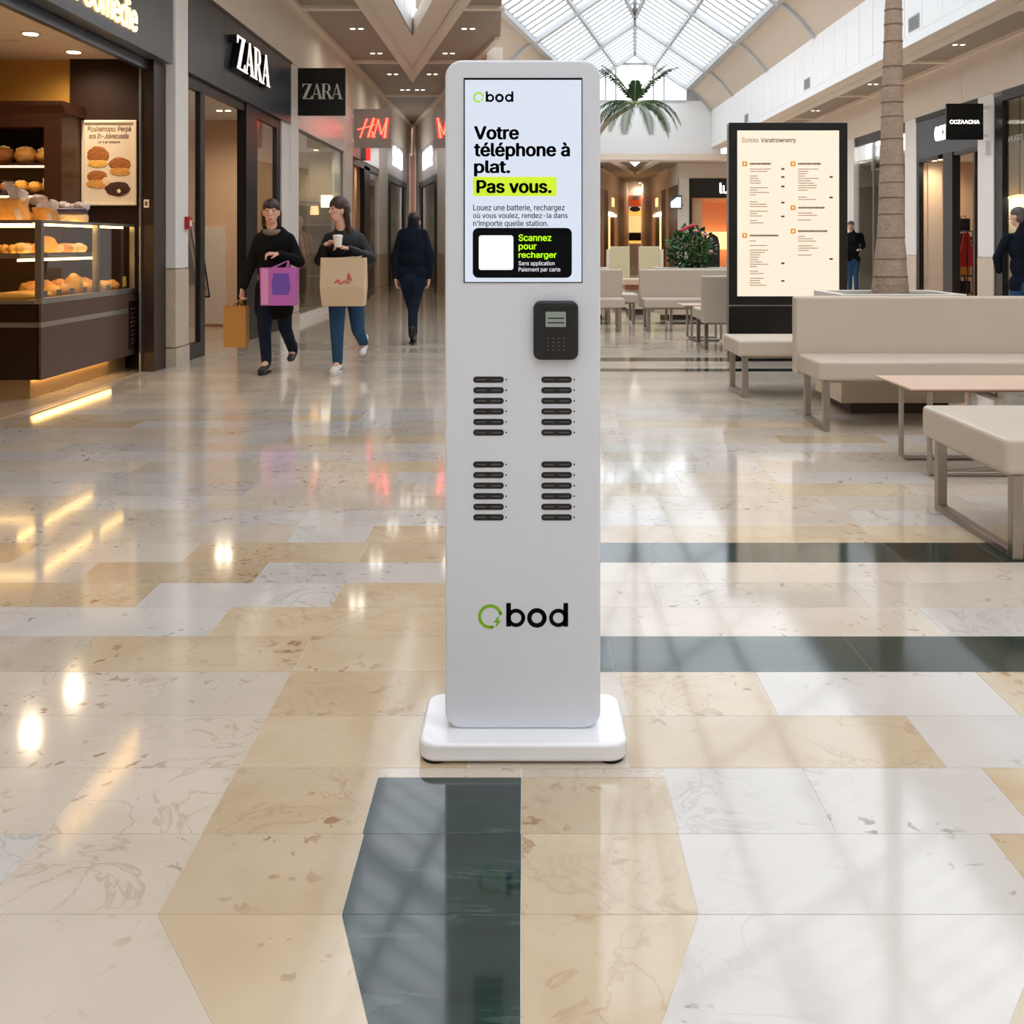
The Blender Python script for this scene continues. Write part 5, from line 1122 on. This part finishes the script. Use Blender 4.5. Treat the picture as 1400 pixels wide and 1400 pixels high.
# booth screens and counter
for xa, xb, lb in ((Xy(834.5, 19.4), Xy(861, 19.4), 'cream booth screen next to the leafy planter gap, left of pair'), (Xy(873.5, 19.4), Xy(902, 19.4), 'cream booth screen beside the leafy bush')):
    o = empty('booth_screen', ((xa + xb) / 2, 19.45, 0), lb.replace(', left of pair', ''), 'screen'); B('panel', 'booth_cream', o, xa, xb, 19.4, 19.48, .05, Zy(337, 19.4), bevel=.01); B('foot', 'plinth', o, xa + .05, xb - .05, 19.36, 19.52, 0, .05); B('side_post', 'trim_beige', o, (xa - .07 if xa < 2 else xb), (xa if xa < 2 else xb + .07), 19.39, 19.49, 0, Zy(341, 19.4))
o = empty('low_counter', (2.05, 18.3, 0), 'low wooden topped counter between the cream booth screens', 'counter'); B('top', 'table_wood', o, 1.7, 2.16, 17.9, 18.7, .53, .62); B('edge', 'table_edge', o, 1.72, 2.14, 17.93, 18.67, .44, .53); B('body', 'planter_body', o, 1.78, 2.08, 18.0, 18.6, .1, .44); B('plinth', 'plinth', o, 1.8, 2.06, 18.05, 18.55, 0, .1)

# ------------------------------------------------------------------ PALMS AND BUSH
PI_ = math.pi
def frond(parent, base, az, el, L, droop, w, seed, m='frond', n=34, lw=1.):
    rnd = random.Random(seed); d = Vector((math.cos(az) * math.cos(el), math.sin(az) * math.cos(el), math.sin(el))); p = Vector(base); pts = [p.copy()]; S = 16
    for k in range(S):
        p = p + d * (L / S); pts.append(p.copy()); d = (d + Vector((0, 0, -droop / S * (1 + 1.6 * k / S)))).normalized()
    mb = MB(); R = [max(.003, .014 * (1 - k / S)) for k in range(S + 1)]
    st_ = MB().tube(pts, R, 5).build('frond', 'frond_stem', parent)
    for k in range(n):
        t = .14 + .86 * k / n; i = min(S - 1, int(t * S)); f_ = t * S - i; q = pts[i].lerp(pts[i + 1], f_); tg = (pts[i + 1] - pts[i]).normalized()
        side = tg.cross(Vector((0, 0, 1)));
        if side.length < .05: side = Vector((math.sin(az), -math.cos(az), 0))
        side.normalize(); ln = w * math.sin(math.pi * min(1, .18 + .8 * t)) ** .7 * rnd.uniform(.85, 1.1)
        for sg_ in (-1, 1):
            dirv = (side * sg_ * .8 + tg * .75 + Vector((0, 0, -.15))).normalized(); tip = q + dirv * ln + Vector((0, 0, -ln * .28)); midp = q + dirv * ln * .5 + Vector((0, 0, -.02 * ln))
            wd = tg * (.012 + .014 * ln) * lw
            mb.add([q - wd * .5, q + wd * .5, midp + wd, tip, midp - wd], [(0, 1, 2, 4), (2, 3, 4)])
    mb.build('leaflets', m, st_, recalc=False)
    return st_
# palm 1: ringed trunk in the planter, crown above the picture
pm = empty('palm_tree', (2.78, 7.82, .85), 'tall palm with ringed grey brown trunk rising from square planter', 'palm tree')
prof = []; zz = .855; tz = 5.4
def rad(z):
    t = (z - .855) / 2.25
    return .062 + .045 * max(0, 1 - t) + .03 * max(0, 1 - t * 4.5) if z < 3.1 else .056
cxz = lambda z: 2.775 + .012 * (z - .85)
mb = MB(); pts = []; R = []
for k in range(60):
    z = .855 + (tz - .855) * k / 59; pts.append((cxz(z), 7.82, z)); R.append(rad(z) * (1 + .02 * math.sin(k * 1.9)))
mb.tube(pts, R, 20).build('trunk', 'trunk', pm, smooth=60)
z = 1.0
while z < 5.2:
    r = rad(z) + .0015; a = random.uniform(-.006, .006); MB().lathe((cxz(z), 7.82, z), [(r - .004, -.006), (r + .003, -.003), (r + .003, .003), (r - .004, .006)], 20).build('trunk_ring', 'trunk_ring', pm, smooth=50); z += random.uniform(.11, .2)
for k in range(12): frond(pm, (cxz(tz), 7.82, tz - .03), k * math.pi / 6 + .2, .55 + .35 * (k % 3), 1.9, 1.1, .32, k)
# palm 2: slender, leaning, crown against the gable
p2 = empty('palm_tree', (1.9, 30.0, 0), 'slender leaning palm with green crown before the bright gable window', 'palm tree')
MB().tube([(1.85, 30, .3), (1.83, 30, 2.5), (1.85, 30, 3.7), (2.0, 30, 4.35), (2.4, 30, 4.85), (2.85, 30, 5.15), (3.15, 30, 5.32)], [.1, .085, .08, .075, .07, .06, .06], 12).build('trunk', 'trunk', p2, smooth=60)
MB().lathe((1.85, 30, 0), [(.24, 0), (.3, .42), (.28, .42), (.27, .38)], 20).build('pot', 'planter_body', p2, smooth=40)
hc = (3.17, 30, 5.33); k = 0
for az, el, L, dr_ in ((.1, 1.0, 1.8, .62), (PI_ - .1, 1.0, 1.8, .62), (.3, 1.12, 1.6, .6), (PI_ - .3, 1.12, 1.6, .6), (-.4, 1.0, 1.5, .55), (PI_ + .4, 1.0, 1.5, .55), (-PI_ / 2, 1.4, .7, .3),
                    (0, .42, 1.75, 1.45), (PI_, .42, 1.75, 1.45), (-.3, .3, 1.75, 1.6), (PI_ + .3, .3, 1.75, 1.6), (.5, .3, 1.7, 1.5), (PI_ - .5, .3, 1.7, 1.5),
                    (-.75, .2, 1.6, 1.7), (PI_ + .75, .2, 1.6, 1.7), (-1.1, .0, 1.45, 1.9), (PI_ + 1.1, .0, 1.45, 1.9), (.15, .1, 1.6, 1.7), (PI_ - .15, .1, 1.6, 1.7)):
    frond(p2, hc, az, el, L, dr_, .36, 40 + k, 'frond', 19, 1.75); k += 1
# bush with flowers
bu = empty('leafy_bush', (2.85, 17.05, .83), 'dense leafy green bush with red and pink flowers in long planter', 'plant')
fo = MB(); fo2 = MB(); rnd = random.Random(3)
for k in range(900):
    d = Vector((rnd.gauss(0, 1), rnd.gauss(0, 1), rnd.gauss(0, 1))).normalized() * rnd.random() ** .35
    c = Vector((2.73 + d.x * .37, 17.07 + d.y * .3, max(.9, 1.17 + d.z * .36))); ax = (d + Vector((rnd.gauss(0, .5), rnd.gauss(0, .5), rnd.gauss(0, .5) + .1))).normalized(); s_ = ax.cross(Vector((rnd.gauss(0, 1), rnd.gauss(0, 1), 1))).normalized(); l = rnd.uniform(.06, .11)
    (fo if rnd.random() < .82 else fo2).add([c, c + ax * l * .5 + s_ * l * .3, c + ax * l, c + ax * l * .5 - s_ * l * .3], [(0, 1, 2, 3)])
for x0_, z0_ in ((2.98, 1.12), (3.06, 1.2), (2.45, 1.25), (2.42, 1.1)):
    for k in range(14):
        c = Vector((x0_ + rnd.gauss(0, .07), 17.0 + rnd.gauss(0, .08), z0_ + rnd.gauss(0, .05))); ax = Vector((rnd.gauss(0, 1), rnd.gauss(0, 1), .3)).normalized(); s_ = ax.cross(Vector((0, 0, 1))).normalized(); l = .09
        fo2.add([c, c + ax * l * .5 + s_ * l * .3, c + ax * l, c + ax * l * .5 - s_ * l * .3], [(0, 1, 2, 3)])
fo.build('foliage', 'leaf_green', bu, recalc=False)['kind'] = 'stuff'; fo2.build('pale_foliage', 'leaf_pale', bu, recalc=False)['kind'] = 'stuff'
mb = MB()
for k in range(14): mb.tube([(2.84 + rnd.uniform(-.2, .2), 17.07, .83), (2.74 + rnd.uniform(-.3, .3), 17.07 + rnd.uniform(-.2, .2), 1.3)], .008, 5)
mb.build('stems', 'frond_stem', bu)
for x, z, m in ((2.62, 1.5, 'flower_red'), (2.68, 1.53, 'flower_red'), (2.56, 1.47, 'flower_red'), (2.74, 1.55, 'flower_red'), (2.94, 1.4, 'flower_pink'), (2.78, 1.46, 'flower_pink'), (3.02, 1.12, 'flower_pink')): MB().ell((x, 16.85, z), (.05, .04, .025), 10, 6, None, .4, x).build('flower', m, bu, smooth=50)

# ================================================================== PEOPLE
def solid(name, mb, m, parent, vox=.012, it=4, fac=.5):
    """one continuous skin over the overlapping shapes collected in mb"""
    me = bpy.data.meshes.new(name); me.from_pydata(mb.v, [], mb.f)
    bm = bmesh.new(); bm.from_mesh(me); bmesh.ops.recalc_face_normals(bm, faces=bm.faces); bm.to_mesh(me); bm.free()
    t = bpy.data.objects.new('t', me); COL.objects.link(t)
    r = t.modifiers.new('r', 'REMESH'); r.mode = 'VOXEL'; r.voxel_size = vox
    if it: q = t.modifiers.new('s', 'SMOOTH'); q.iterations = it; q.factor = fac
    dg = bpy.context.evaluated_depsgraph_get(); dg.update(); out = bpy.data.meshes.new_from_object(t.evaluated_get(dg))
    bpy.data.objects.remove(t); bpy.data.meshes.remove(me); out.name = name
    lo = Vector([min(v.co[i] for v in out.vertices) for i in range(3)]); hi = Vector([max(v.co[i] for v in out.vertices) for i in range(3)]); c = (lo + hi) / 2
    out.transform(Matrix.Translation(-c)); out.polygons.foreach_set('use_smooth', [True] * len(out.polygons)); out.materials.clear(); out.materials.append(MAT[m])
    return link(name, out, c, parent)
def hand(mb, wr, d, nrm, side, curl=.5, s=1.0):
    """palm and five fingers; d = pointing direction, nrm = the side the palm faces, side = thumb direction"""
    d = Vector(d).normalized(); nrm = Vector(nrm); nrm = (nrm - d * nrm.dot(d)).normalized(); lat = d.cross(nrm).normalized()
    if lat.dot(Vector(side)) < 0: lat = -lat
    wr = Vector(wr)
    for t in (-.025, 0, .025): mb.cap(wr + lat * t * .6 * s, wr + d * .085 * s + lat * t * s, .016 * s, .014 * s, 8)
    for k, (o, L_) in enumerate(((.030, .072), (.010, .08), (-.011, .074), (-.031, .058))):
        a = wr + d * .085 * s + lat * o * s; d1 = (d * math.cos(curl * .6) + nrm * math.sin(curl * .6)).normalized(); b = a + d1 * L_ * .45 * s; d2 = (d * math.cos(curl * 1.8) + nrm * math.sin(curl * 1.8)).normalized(); c = b + d2 * L_ * .5 * s
        mb.cap(a, b, .0105 * s, .0095 * s, 8); mb.cap(b, c, .0095 * s, .0075 * s, 8)
    a = wr + d * .02 * s + lat * .028 * s; b = a + (d * .5 + lat * .75 + nrm * .35).normalized() * .04 * s; c = b + (d * .85 + lat * .2 + nrm * .4).normalized() * .032 * s
    mb.cap(a, b, .013 * s, .011 * s, 8); mb.cap(b, c, .011 * s, .008 * s, 8)
def person(label, Y, J, face, top, legs, shoes, hair, hands, hem, vox=.008, shirt=None, sole='rubber', neck_w=.05):
    """J: joints as (px, py, dy) -> measured in the picture plane at depth Y, dy in metres away from it"""
    j = {k: P(v[0], v[1], Y) + Vector((0, v[2], 0)) for k, v in J.items()}
    for k, v in J.items():
        if len(v) == 4: j[k].z = v[3]
    root = empty('person', (j['pelvis'].x, Y, 0), label, 'person')
    F_ = Vector((math.cos(face), math.sin(face), 0)); Rr = Vector((-F_.y, F_.x, 0))
    hd = j['head']; body = MB(); pel, ch = j['pelvis'], j['chest']
    rotF = Matrix(((F_.x, Rr.x, 0), (F_.y, Rr.y, 0), (0, 0, 1)))
    tor = Vector((j['sr'].x - j['sl'].x, j['sr'].y - j['sl'].y, 0)).normalized(); rotT = Matrix(((tor.x, -tor.y, 0), (tor.y, tor.x, 0), (0, 0, 1)))
    # head with face
    body.ell(hd + Vector((0, 0, .02)), (.092, .074, .105), 20, 14, rotF); body.ell(hd + F_ * .022 + Vector((0, 0, -.055)), (.062, .054, .065), 16, 10, rotF)
    body.cap(hd + F_ * .086 + Vector((0, 0, .015)), hd + F_ * .104 + Vector((0, 0, -.02)), .009, .014, 8)
    body.cap(hd + F_ * .078 + Vector((0, 0, -.062)) - Rr * .014, hd + F_ * .078 + Vector((0, 0, -.062)) + Rr * .014, .010, .010, 8); body.cap(hd + F_ * .076 + Vector((0, 0, .035)) - Rr * .035, hd + F_ * .076 + Vector((0, 0, .035)) + Rr * .035, .011, .011, 8)
    for sg_ in (-1, 1): body.ell(hd + Rr * .075 * sg_ + Vector((0, 0, -.005)), (.018, .010, .03), 8, 6, rotF)
    nk = j['neck']; body.cap(nk + Vector((0, 0, -.05)), hd + Vector((0, 0, -.05)), neck_w + .005, neck_w, 12)
    body.ell(ch, (.155, .095, .2), 16, 12, rotT); body.ell((ch + pel) / 2 + Vector((0, 0, -.03)), (.125, .085, .18), 16, 10, rotT); body.ell(pel, (.155, .1, .12), 16, 10, rotT)
    body.cap(j['sl'], j['sr'], .045, .045, 12)
    for s_ in 'lr':
        body.cap(j['s' + s_], j['e' + s_], .05, .04, 12); body.cap(j['e' + s_], j['w' + s_], .04, .027, 12)
        hp = pel + (j['k' + s_] - pel) * 0 + tor * (.085 if s_ == 'r' else -.085) + Vector((0, 0, -.03)); j['h' + s_] = hp
        body.cap(hp, j['k' + s_], .08, .055, 12); body.cap(j['k' + s_], j['a' + s_], .054, .036, 12); body.cap(j['a' + s_], j['t' + s_], .034, .026, 10)
    for s_, (d, nrm, side, curl) in hands.items(): hand(body, j['w' + s_], d, nrm, side, curl)
    solid('body', body, 'skin', root, vox, 2, .4)
    # clothes
    ct_ = MB(); r = .022
    ct_.ell(ch + Vector((0, 0, .0)), (.182, .125, .225), 18, 12, rotT); ct_.ell((ch + pel) / 2, (.165, .12, .2), 18, 12, rotT); ct_.cap(j['sl'] + Vector((0, 0, -.01)), j['sr'] + Vector((0, 0, -.01)), .062, .062, 12); ct_.cap(ch + Vector((0, 0, .08)), nk + Vector((0, 0, .01)), .115, .06, 12)
    hz = hem
    a = pel + Vector((0, 0, .02)); b = Vector((pel.x, pel.y, hz + .05))
    for o_ in (-.075, -.025, .025, .075): ct_.cap(a + tor * o_, b + tor * o_ * 1.15, .11, .105, 12)
    for s_ in 'lr':
        ct_.cap(j['s' + s_] + Vector((0, 0, -.012)), j['e' + s_], .064, .057, 12); ct_.cap(j['e' + s_], j['e' + s_].lerp(j['w' + s_], .93), .06, .045, 12)
    solid('jacket', ct_, top, root, max(vox, .011), 5, .5)
    tr = MB(); tr.ell(pel + Vector((0, 0, -.02)), (.168, .118, .12), 16, 10, rotT)
    for s_ in 'lr': tr.cap(j['h' + s_], j['k' + s_], .094, .066, 12); tr.cap(j['k' + s_], j['k' + s_].lerp(j['a' + s_], .99), .065, .05, 12)
    solid('trousers', tr, legs, root, max(vox, .011), 3, .5)
    for s_ in 'lr':
        a_, t_ = j['a' + s_], j['t' + s_]; dirv = Vector((t_.x - a_.x, t_.y - a_.y, 0)); dirv = dirv.normalized() if dirv.length > .01 else F_
        dn = (t_ - a_).normalized(); sh = MB(); up = Vector((0, 0, 1))
        sh.cap(a_ + Vector((0, 0, .05)), a_ - dirv * .02 + Vector((0, 0, -.03)), .05, .042, 12); sh.cap(a_ + Vector((0, 0, -.03)) - dirv * .02, t_, .042, .036, 12); sh.cap(t_ - dirv * .04, t_ + dirv * .03, .038, .033, 12)
        shoe = solid('shoe', sh, shoes, root, .009, 3, .5)
        so = MB(); so.loft([t_ + dirv * q * 1.0 + Vector((-dirv.y, dirv.x, 0)) * w_ + Vector((0, 0, -.036)) for q, w_ in ((.05, -.02), (.05, .02), (-.1, .035), (-.22, .03), (-.22, -.03), (-.1, -.035))], [t_ + dirv * q + Vector((-dirv.y, dirv.x, 0)) * w_ + Vector((0, 0, -.02)) for q, w_ in ((.05, -.02), (.05, .02), (-.1, .035), (-.22, .03), (-.22, -.03), (-.1, -.035))])
        if abs(t_.z - .04) < .03: so.build('sole', sole, shoe)
    hb = MB()
    if hair[1] == 'long':
        hb.ell(hd + Vector((0, 0, .05)) - F_ * .006, (.1, .086, .092), 16, 12, rotF); hb.ell(hd + Vector((0, 0, .01)) - F_ * .045, (.07, .086, .09), 16, 12, rotF)
        for k in range(9):
            t = -1 + 2 * k / 8; o_ = Rr * .075 * t - F_ * (.06 * (1 - .5 * t * t)); hb.cap(hd + o_ + Vector((0, 0, .03)), hd + o_ * 1.15 + Vector((0, 0, -hair[2])) - F_ * .03, .032, .022, 8)
    elif hair[1] == 'tied':
        hb.ell(hd + Vector((0, 0, .054)) - F_ * .006, (.1, .084, .086), 16, 12, rotF); hb.ell(hd + Vector((0, 0, .01)) - F_ * .045, (.066, .084, .09), 16, 12, rotF); hb.cap(hd - F_ * .07 + Vector((0, 0, 0)), hd - F_ * .09 + Vector((0, 0, -.16)), .045, .03, 8)
        for sg_ in (-1, 1): hb.cap(hd + Rr * .07 * sg_ - F_ * .03, hd + Rr * .075 * sg_ - F_ * .03 + Vector((0, 0, -.13)), .03, .02, 8)
    else:
        hb.ell(hd + Vector((0, 0, .056)) - F_ * .006, (.098, .082, .082), 16, 12, rotF); hb.ell(hd - F_ * .04 + Vector((0, 0, -.01)), (.06, .076, .075), 14, 10, rotF)
    solid('hair', hb, hair[0], root, .009, 2, .5)
    for sg_ in (-1, 1): MB().ell(hd + F_ * .085 + Rr * .031 * sg_ + Vector((0, 0, .018)), (.008, .012, .006), 10, 6, rotF).build('eye', 'eye', root, smooth=60)
    MB().ell(hd + F_ * .088 + Vector((0, 0, -.062)), (.006, .02, .005), 10, 6, rotF).build('mouth', 'lips', root, smooth=60)
    return root, j
PI = math.pi
# woman with purple and brown bags, walking towards us
YA = 9.9
ra, ja = person('woman in long black coat walking with a purple bag and a brown bag', YA, dict(
    pelvis=(373, 396, .05), chest=(374, 338, .02), neck=(373, 316, 0), head=(372, 291, -.03), sl=(355, 325, .02), sr=(394, 325, .02),
    el=(341, 360, .06), wl=(332, 394, 0), er=(409, 358, .0), wr=(388, 347, -.22),
    kl=(363, 450, -.04), al=(365, 494, -.02), tl=(364, 505, -.17, .04), kr=(386, 450, .12), ar=(389, 484, .36), tr=(389, 494, .26)),
    -PI / 2 + .15, 'coat_black', 'jean_dark', 'shoe_black', ('hair_brown', 'tied'), {'l': ((-.1, -.1, -1), (1, -.2, 0), (0, -1, 0), 1.2), 'r': ((-1, -.35, .05), (0, .2, -1), (0, -.3, 1), .9)}, .56)
MB().tube([ja['neck'] + Vector((math.cos(t) * .07, math.sin(t) * .07, .0 + .02 * math.sin(t))) for t in [k * PI / 6 for k in range(13)]], .032, 10).build('scarf', 'scarf', ra, smooth=60)
def bag(label, cx, y, z0, w, h, d, m, hand_pt, extra=None, flare=1.0, soft=False, lean=0):
    o = empty('shopping_bag', (cx, y, z0), label, 'bag')
    def T(p): return Vector((cx + p[0] + lean * (p[2] / h - 1), y + p[1], z0 + p[2]))
    wt = w * flare
    a = [(-w / 2, -d / 2, 0), (w / 2, -d / 2, 0), (w / 2, d / 2, 0), (-w / 2, d / 2, 0)]; b = [(-wt / 2, -d / 2, h), (wt / 2, -d / 2, h), (wt / 2, d / 2, h), (-wt / 2, d / 2, h)]
    if soft:
        mid = [(x * 1.06, yy * 1.5, h * .4) for x, yy, _ in a]; mb = MB(); n = 4
        mb.add(a + mid + b, [(3, 2, 1, 0)] + [(i, (i + 1) % 4, n + (i + 1) % 4, n + i) for i in range(4)] + [(n + i, n + (i + 1) % 4, 2 * n + (i + 1) % 4, 2 * n + i) for i in range(4)]); body = mb.build('body', m, o, xf=T, bevel=.012, seg=3)
    else:
        mb = MB(); mb.add(a + b, [(3, 2, 1, 0)] + [(i, (i + 1) % 4, 4 + (i + 1) % 4, 4 + i) for i in range(4)]); body = mb.build('body', m, o, xf=T)
    B_ = MB().box(-w / 2 + .01, w / 2 - .01, -d / 2 + .005, d / 2 - .005, h * .8, h * .82).build('tissue_fill', 'banner' if not soft else m, o, xf=T)
    hp = Vector(hand_pt)
    for yy in (-d / 2, d / 2):
        p0, p1 = T((-wt * .22, yy, h - .01)), T((wt * .22, yy, h - .01)); MB().tube([p0, p0.lerp(hp, .6), hp + (p0 - hp) * .08, hp + (p1 - hp) * .08, p1.lerp(hp, .6), p1], .006, 6).build('handle', m, o, smooth=60)
    return o, T, body
mm = 9.9 / 1400
hl_ = ja['wl'] + Vector((-.01, -.02, -.10))
bag('brown paper shopping bag hanging from the coat wearing woman', Xy(324, YA), hl_.y, Zy(474, YA), 30 * mm, 56 * mm, .13, 'bag_brown', hl_)
o, T, bd_ = bag('purple and pink shopping bag on the coat wearing woman', Xy(391, YA), YA - .26, Zy(415, YA), 46 * mm, 50 * mm, .12, 'bag_purple', ja['er'].lerp(ja['wr'], .45) + Vector((0, -.05, -.02)), flare=1.06)
MB().box(-.155, -.09, -.062, -.0605, .01, .345).build('pink_stripe', 'bag_pink', bd_, xf=T); MB().ext([(-.05, .1), (.1, .1), (.12, .17), (.1, .3), (-.04, .3), (-.06, .2)], 'xz', -.063, -.0605).build('violet_print', 'bag_violet', bd_, xf=T)
# woman with cup and large kraft bag
YW = 9.85
rw, jw = person('woman in black leather jacket and jeans holding a cup and large bag', YW, dict(
    pelvis=(472, 398, .05), chest=(471, 340, .02), neck=(470, 316, .0), head=(464, 288, -.03), sl=(451, 325, .0), sr=(490, 325, .03),
    el=(438, 356, -.02), wl=(452, 335, -.24), er=(506, 354, .0), wr=(481, 340, -.24),
    kl=(462, 455, -.05), al=(462, 495, -.02), tl=(460, 505.5, -.15, .04), kr=(486, 452, .14), ar=(488, 474, .4), tr=(488, 486, .32)),
    -PI / 2 - .85, 'leather_black', 'jean_blue', 'shoe_white', ('hair_brown', 'long', .21), {'l': ((.9, -.5, .5), (.3, -.2, -.9), (0, 0, 1), .8), 'r': ((-1, -.4, .35), (-.2, -.2, -.9), (0, 0, 1), .8)}, .84, sole='shoe_white')
cp = empty('drink_cup', P(462, 330, YW - .3), 'white takeaway cup held by the woman in leather jacket', 'cup'); cc = P(462, 331, YW - .33)
MB().lathe(cc, [(.032, -.045), (.045, .05), (.043, .05)], 20).build('cup', 'cup_white', cp, smooth=40); MB().lathe(cc + Vector((0, 0, .05)), [(.047, 0), (.047, .012), (.03, .02)], 20).build('lid', 'cup_white', cp, smooth=40)
o, T, bd_ = bag('large kraft shopping bag with red script on the leather jacket woman', Xy(477, YW), YW - .27, Zy(416, YW), 56 * mm, 64 * mm, .13, 'bag_kraft', jw['er'].lerp(jw['wr'], .3) + Vector((0, -.06, .0)), soft=True, flare=1.05)
mb = MB()
for a, b, c_, d_ in ((-.07, .22, -.03, .25), (-.03, .25, -.02, .21), (-.02, .21, .03, .24), (.03, .23, .07, .22), (.05, .24, .06, .31), (.06, .31, .09, .24)): mb.tube([(a, -.096, b), (c_, -.096, d_)], .008, 5)
mb.build('red_script', 'bag_red', bd_, xf=T)
# person walking away, head bowed
YC = 12.8
person('person in dark navy jacket walking away with bowed head', YC, dict(
    pelvis=(564, 377, 0), chest=(564, 334, .03), neck=(564, 305, .07), head=(564, 304, .17), sl=(550, 318, .03), sr=(578, 318, .03),
    el=(540, 352, .02), wl=(541, 380, -.02), er=(588, 352, .02), wr=(587, 380, -.02),
    kl=(563, 425, .12), al=(563.5, 458, .16), tl=(563.5, 470, .3, .04), kr=(565, 425, -.02), ar=(564.5, 454, -.1), tr=(564.5, 466, .02, .05)),
    PI / 2, 'coat_navy', 'jean_dark', 'shoe_black', ('hair_brown', 'short'), {'l': ((.1, .05, -1), (1, 0, 0), (0, 1, 0), .5), 'r': ((-.1, .05, -1), (-1, 0, 0), (0, 1, 0), .5)}, .83)
# two people in the right aisle
YE = 13.0
person('man in dark navy coat and jeans walking past the corner shop', YE, dict(
    pelvis=(1400, 388, 0), chest=(1398, 338, 0), neck=(1397, 310, -.02), head=(1393, 297, .03), sl=(1378, 324, .02), sr=(1416, 324, .0),
    el=(1366, 352, .05), wl=(1376, 372, .2), er=(1428, 355, .0), wr=(1424, 388, .05),
    kl=(1392, 425, .05), al=(1391, 500, .05, .12), tl=(1389, 500, .19, .04), kr=(1408, 425, -.05), ar=(1409, 500, -.1, .12), tr=(1409, 500, .04, .04)),
    PI / 2 + .6, 'coat_navy', 'jean_blue', 'shoe_black', ('hair_grey', 'short'), {'l': ((.2, .9, .1), (1, 0, 0), (0, 0, 1), .8), 'r': ((0, .1, -1), (-1, 0, 0), (0, 1, 0), .5)}, .66)
YD = 25.0
person('distant person in dark jacket walking between directory and palm', YD, dict(
    pelvis=(1166, 356, 0), chest=(1166, 329, 0), neck=(1165, 316, 0), head=(1163, 309.5, -.02), sl=(1156, 321, 0), sr=(1177, 321, 0),
    el=(1152, 336, .02), wl=(1154, 348, -.1), er=(1181, 336, .02), wr=(1174, 341, -.15),
    kl=(1163, 375, .05), al=(1163, 395, .05, .12), tl=(1163, 396, -.09, .04), kr=(1169, 375, -.05), ar=(1169, 395, -.1, .12), tr=(1169, 396, -.24, .04)),
    -PI / 2 - .5, 'coat_black', 'jean_blue', 'shoe_black', ('hair_grey', 'short'), {'l': ((0, -.3, -1), (1, 0, 0), (0, -1, 0), .5), 'r': ((-.8, -.6, 0), (0, 0, -1), (0, 0, 1), .5)}, .82, .012)
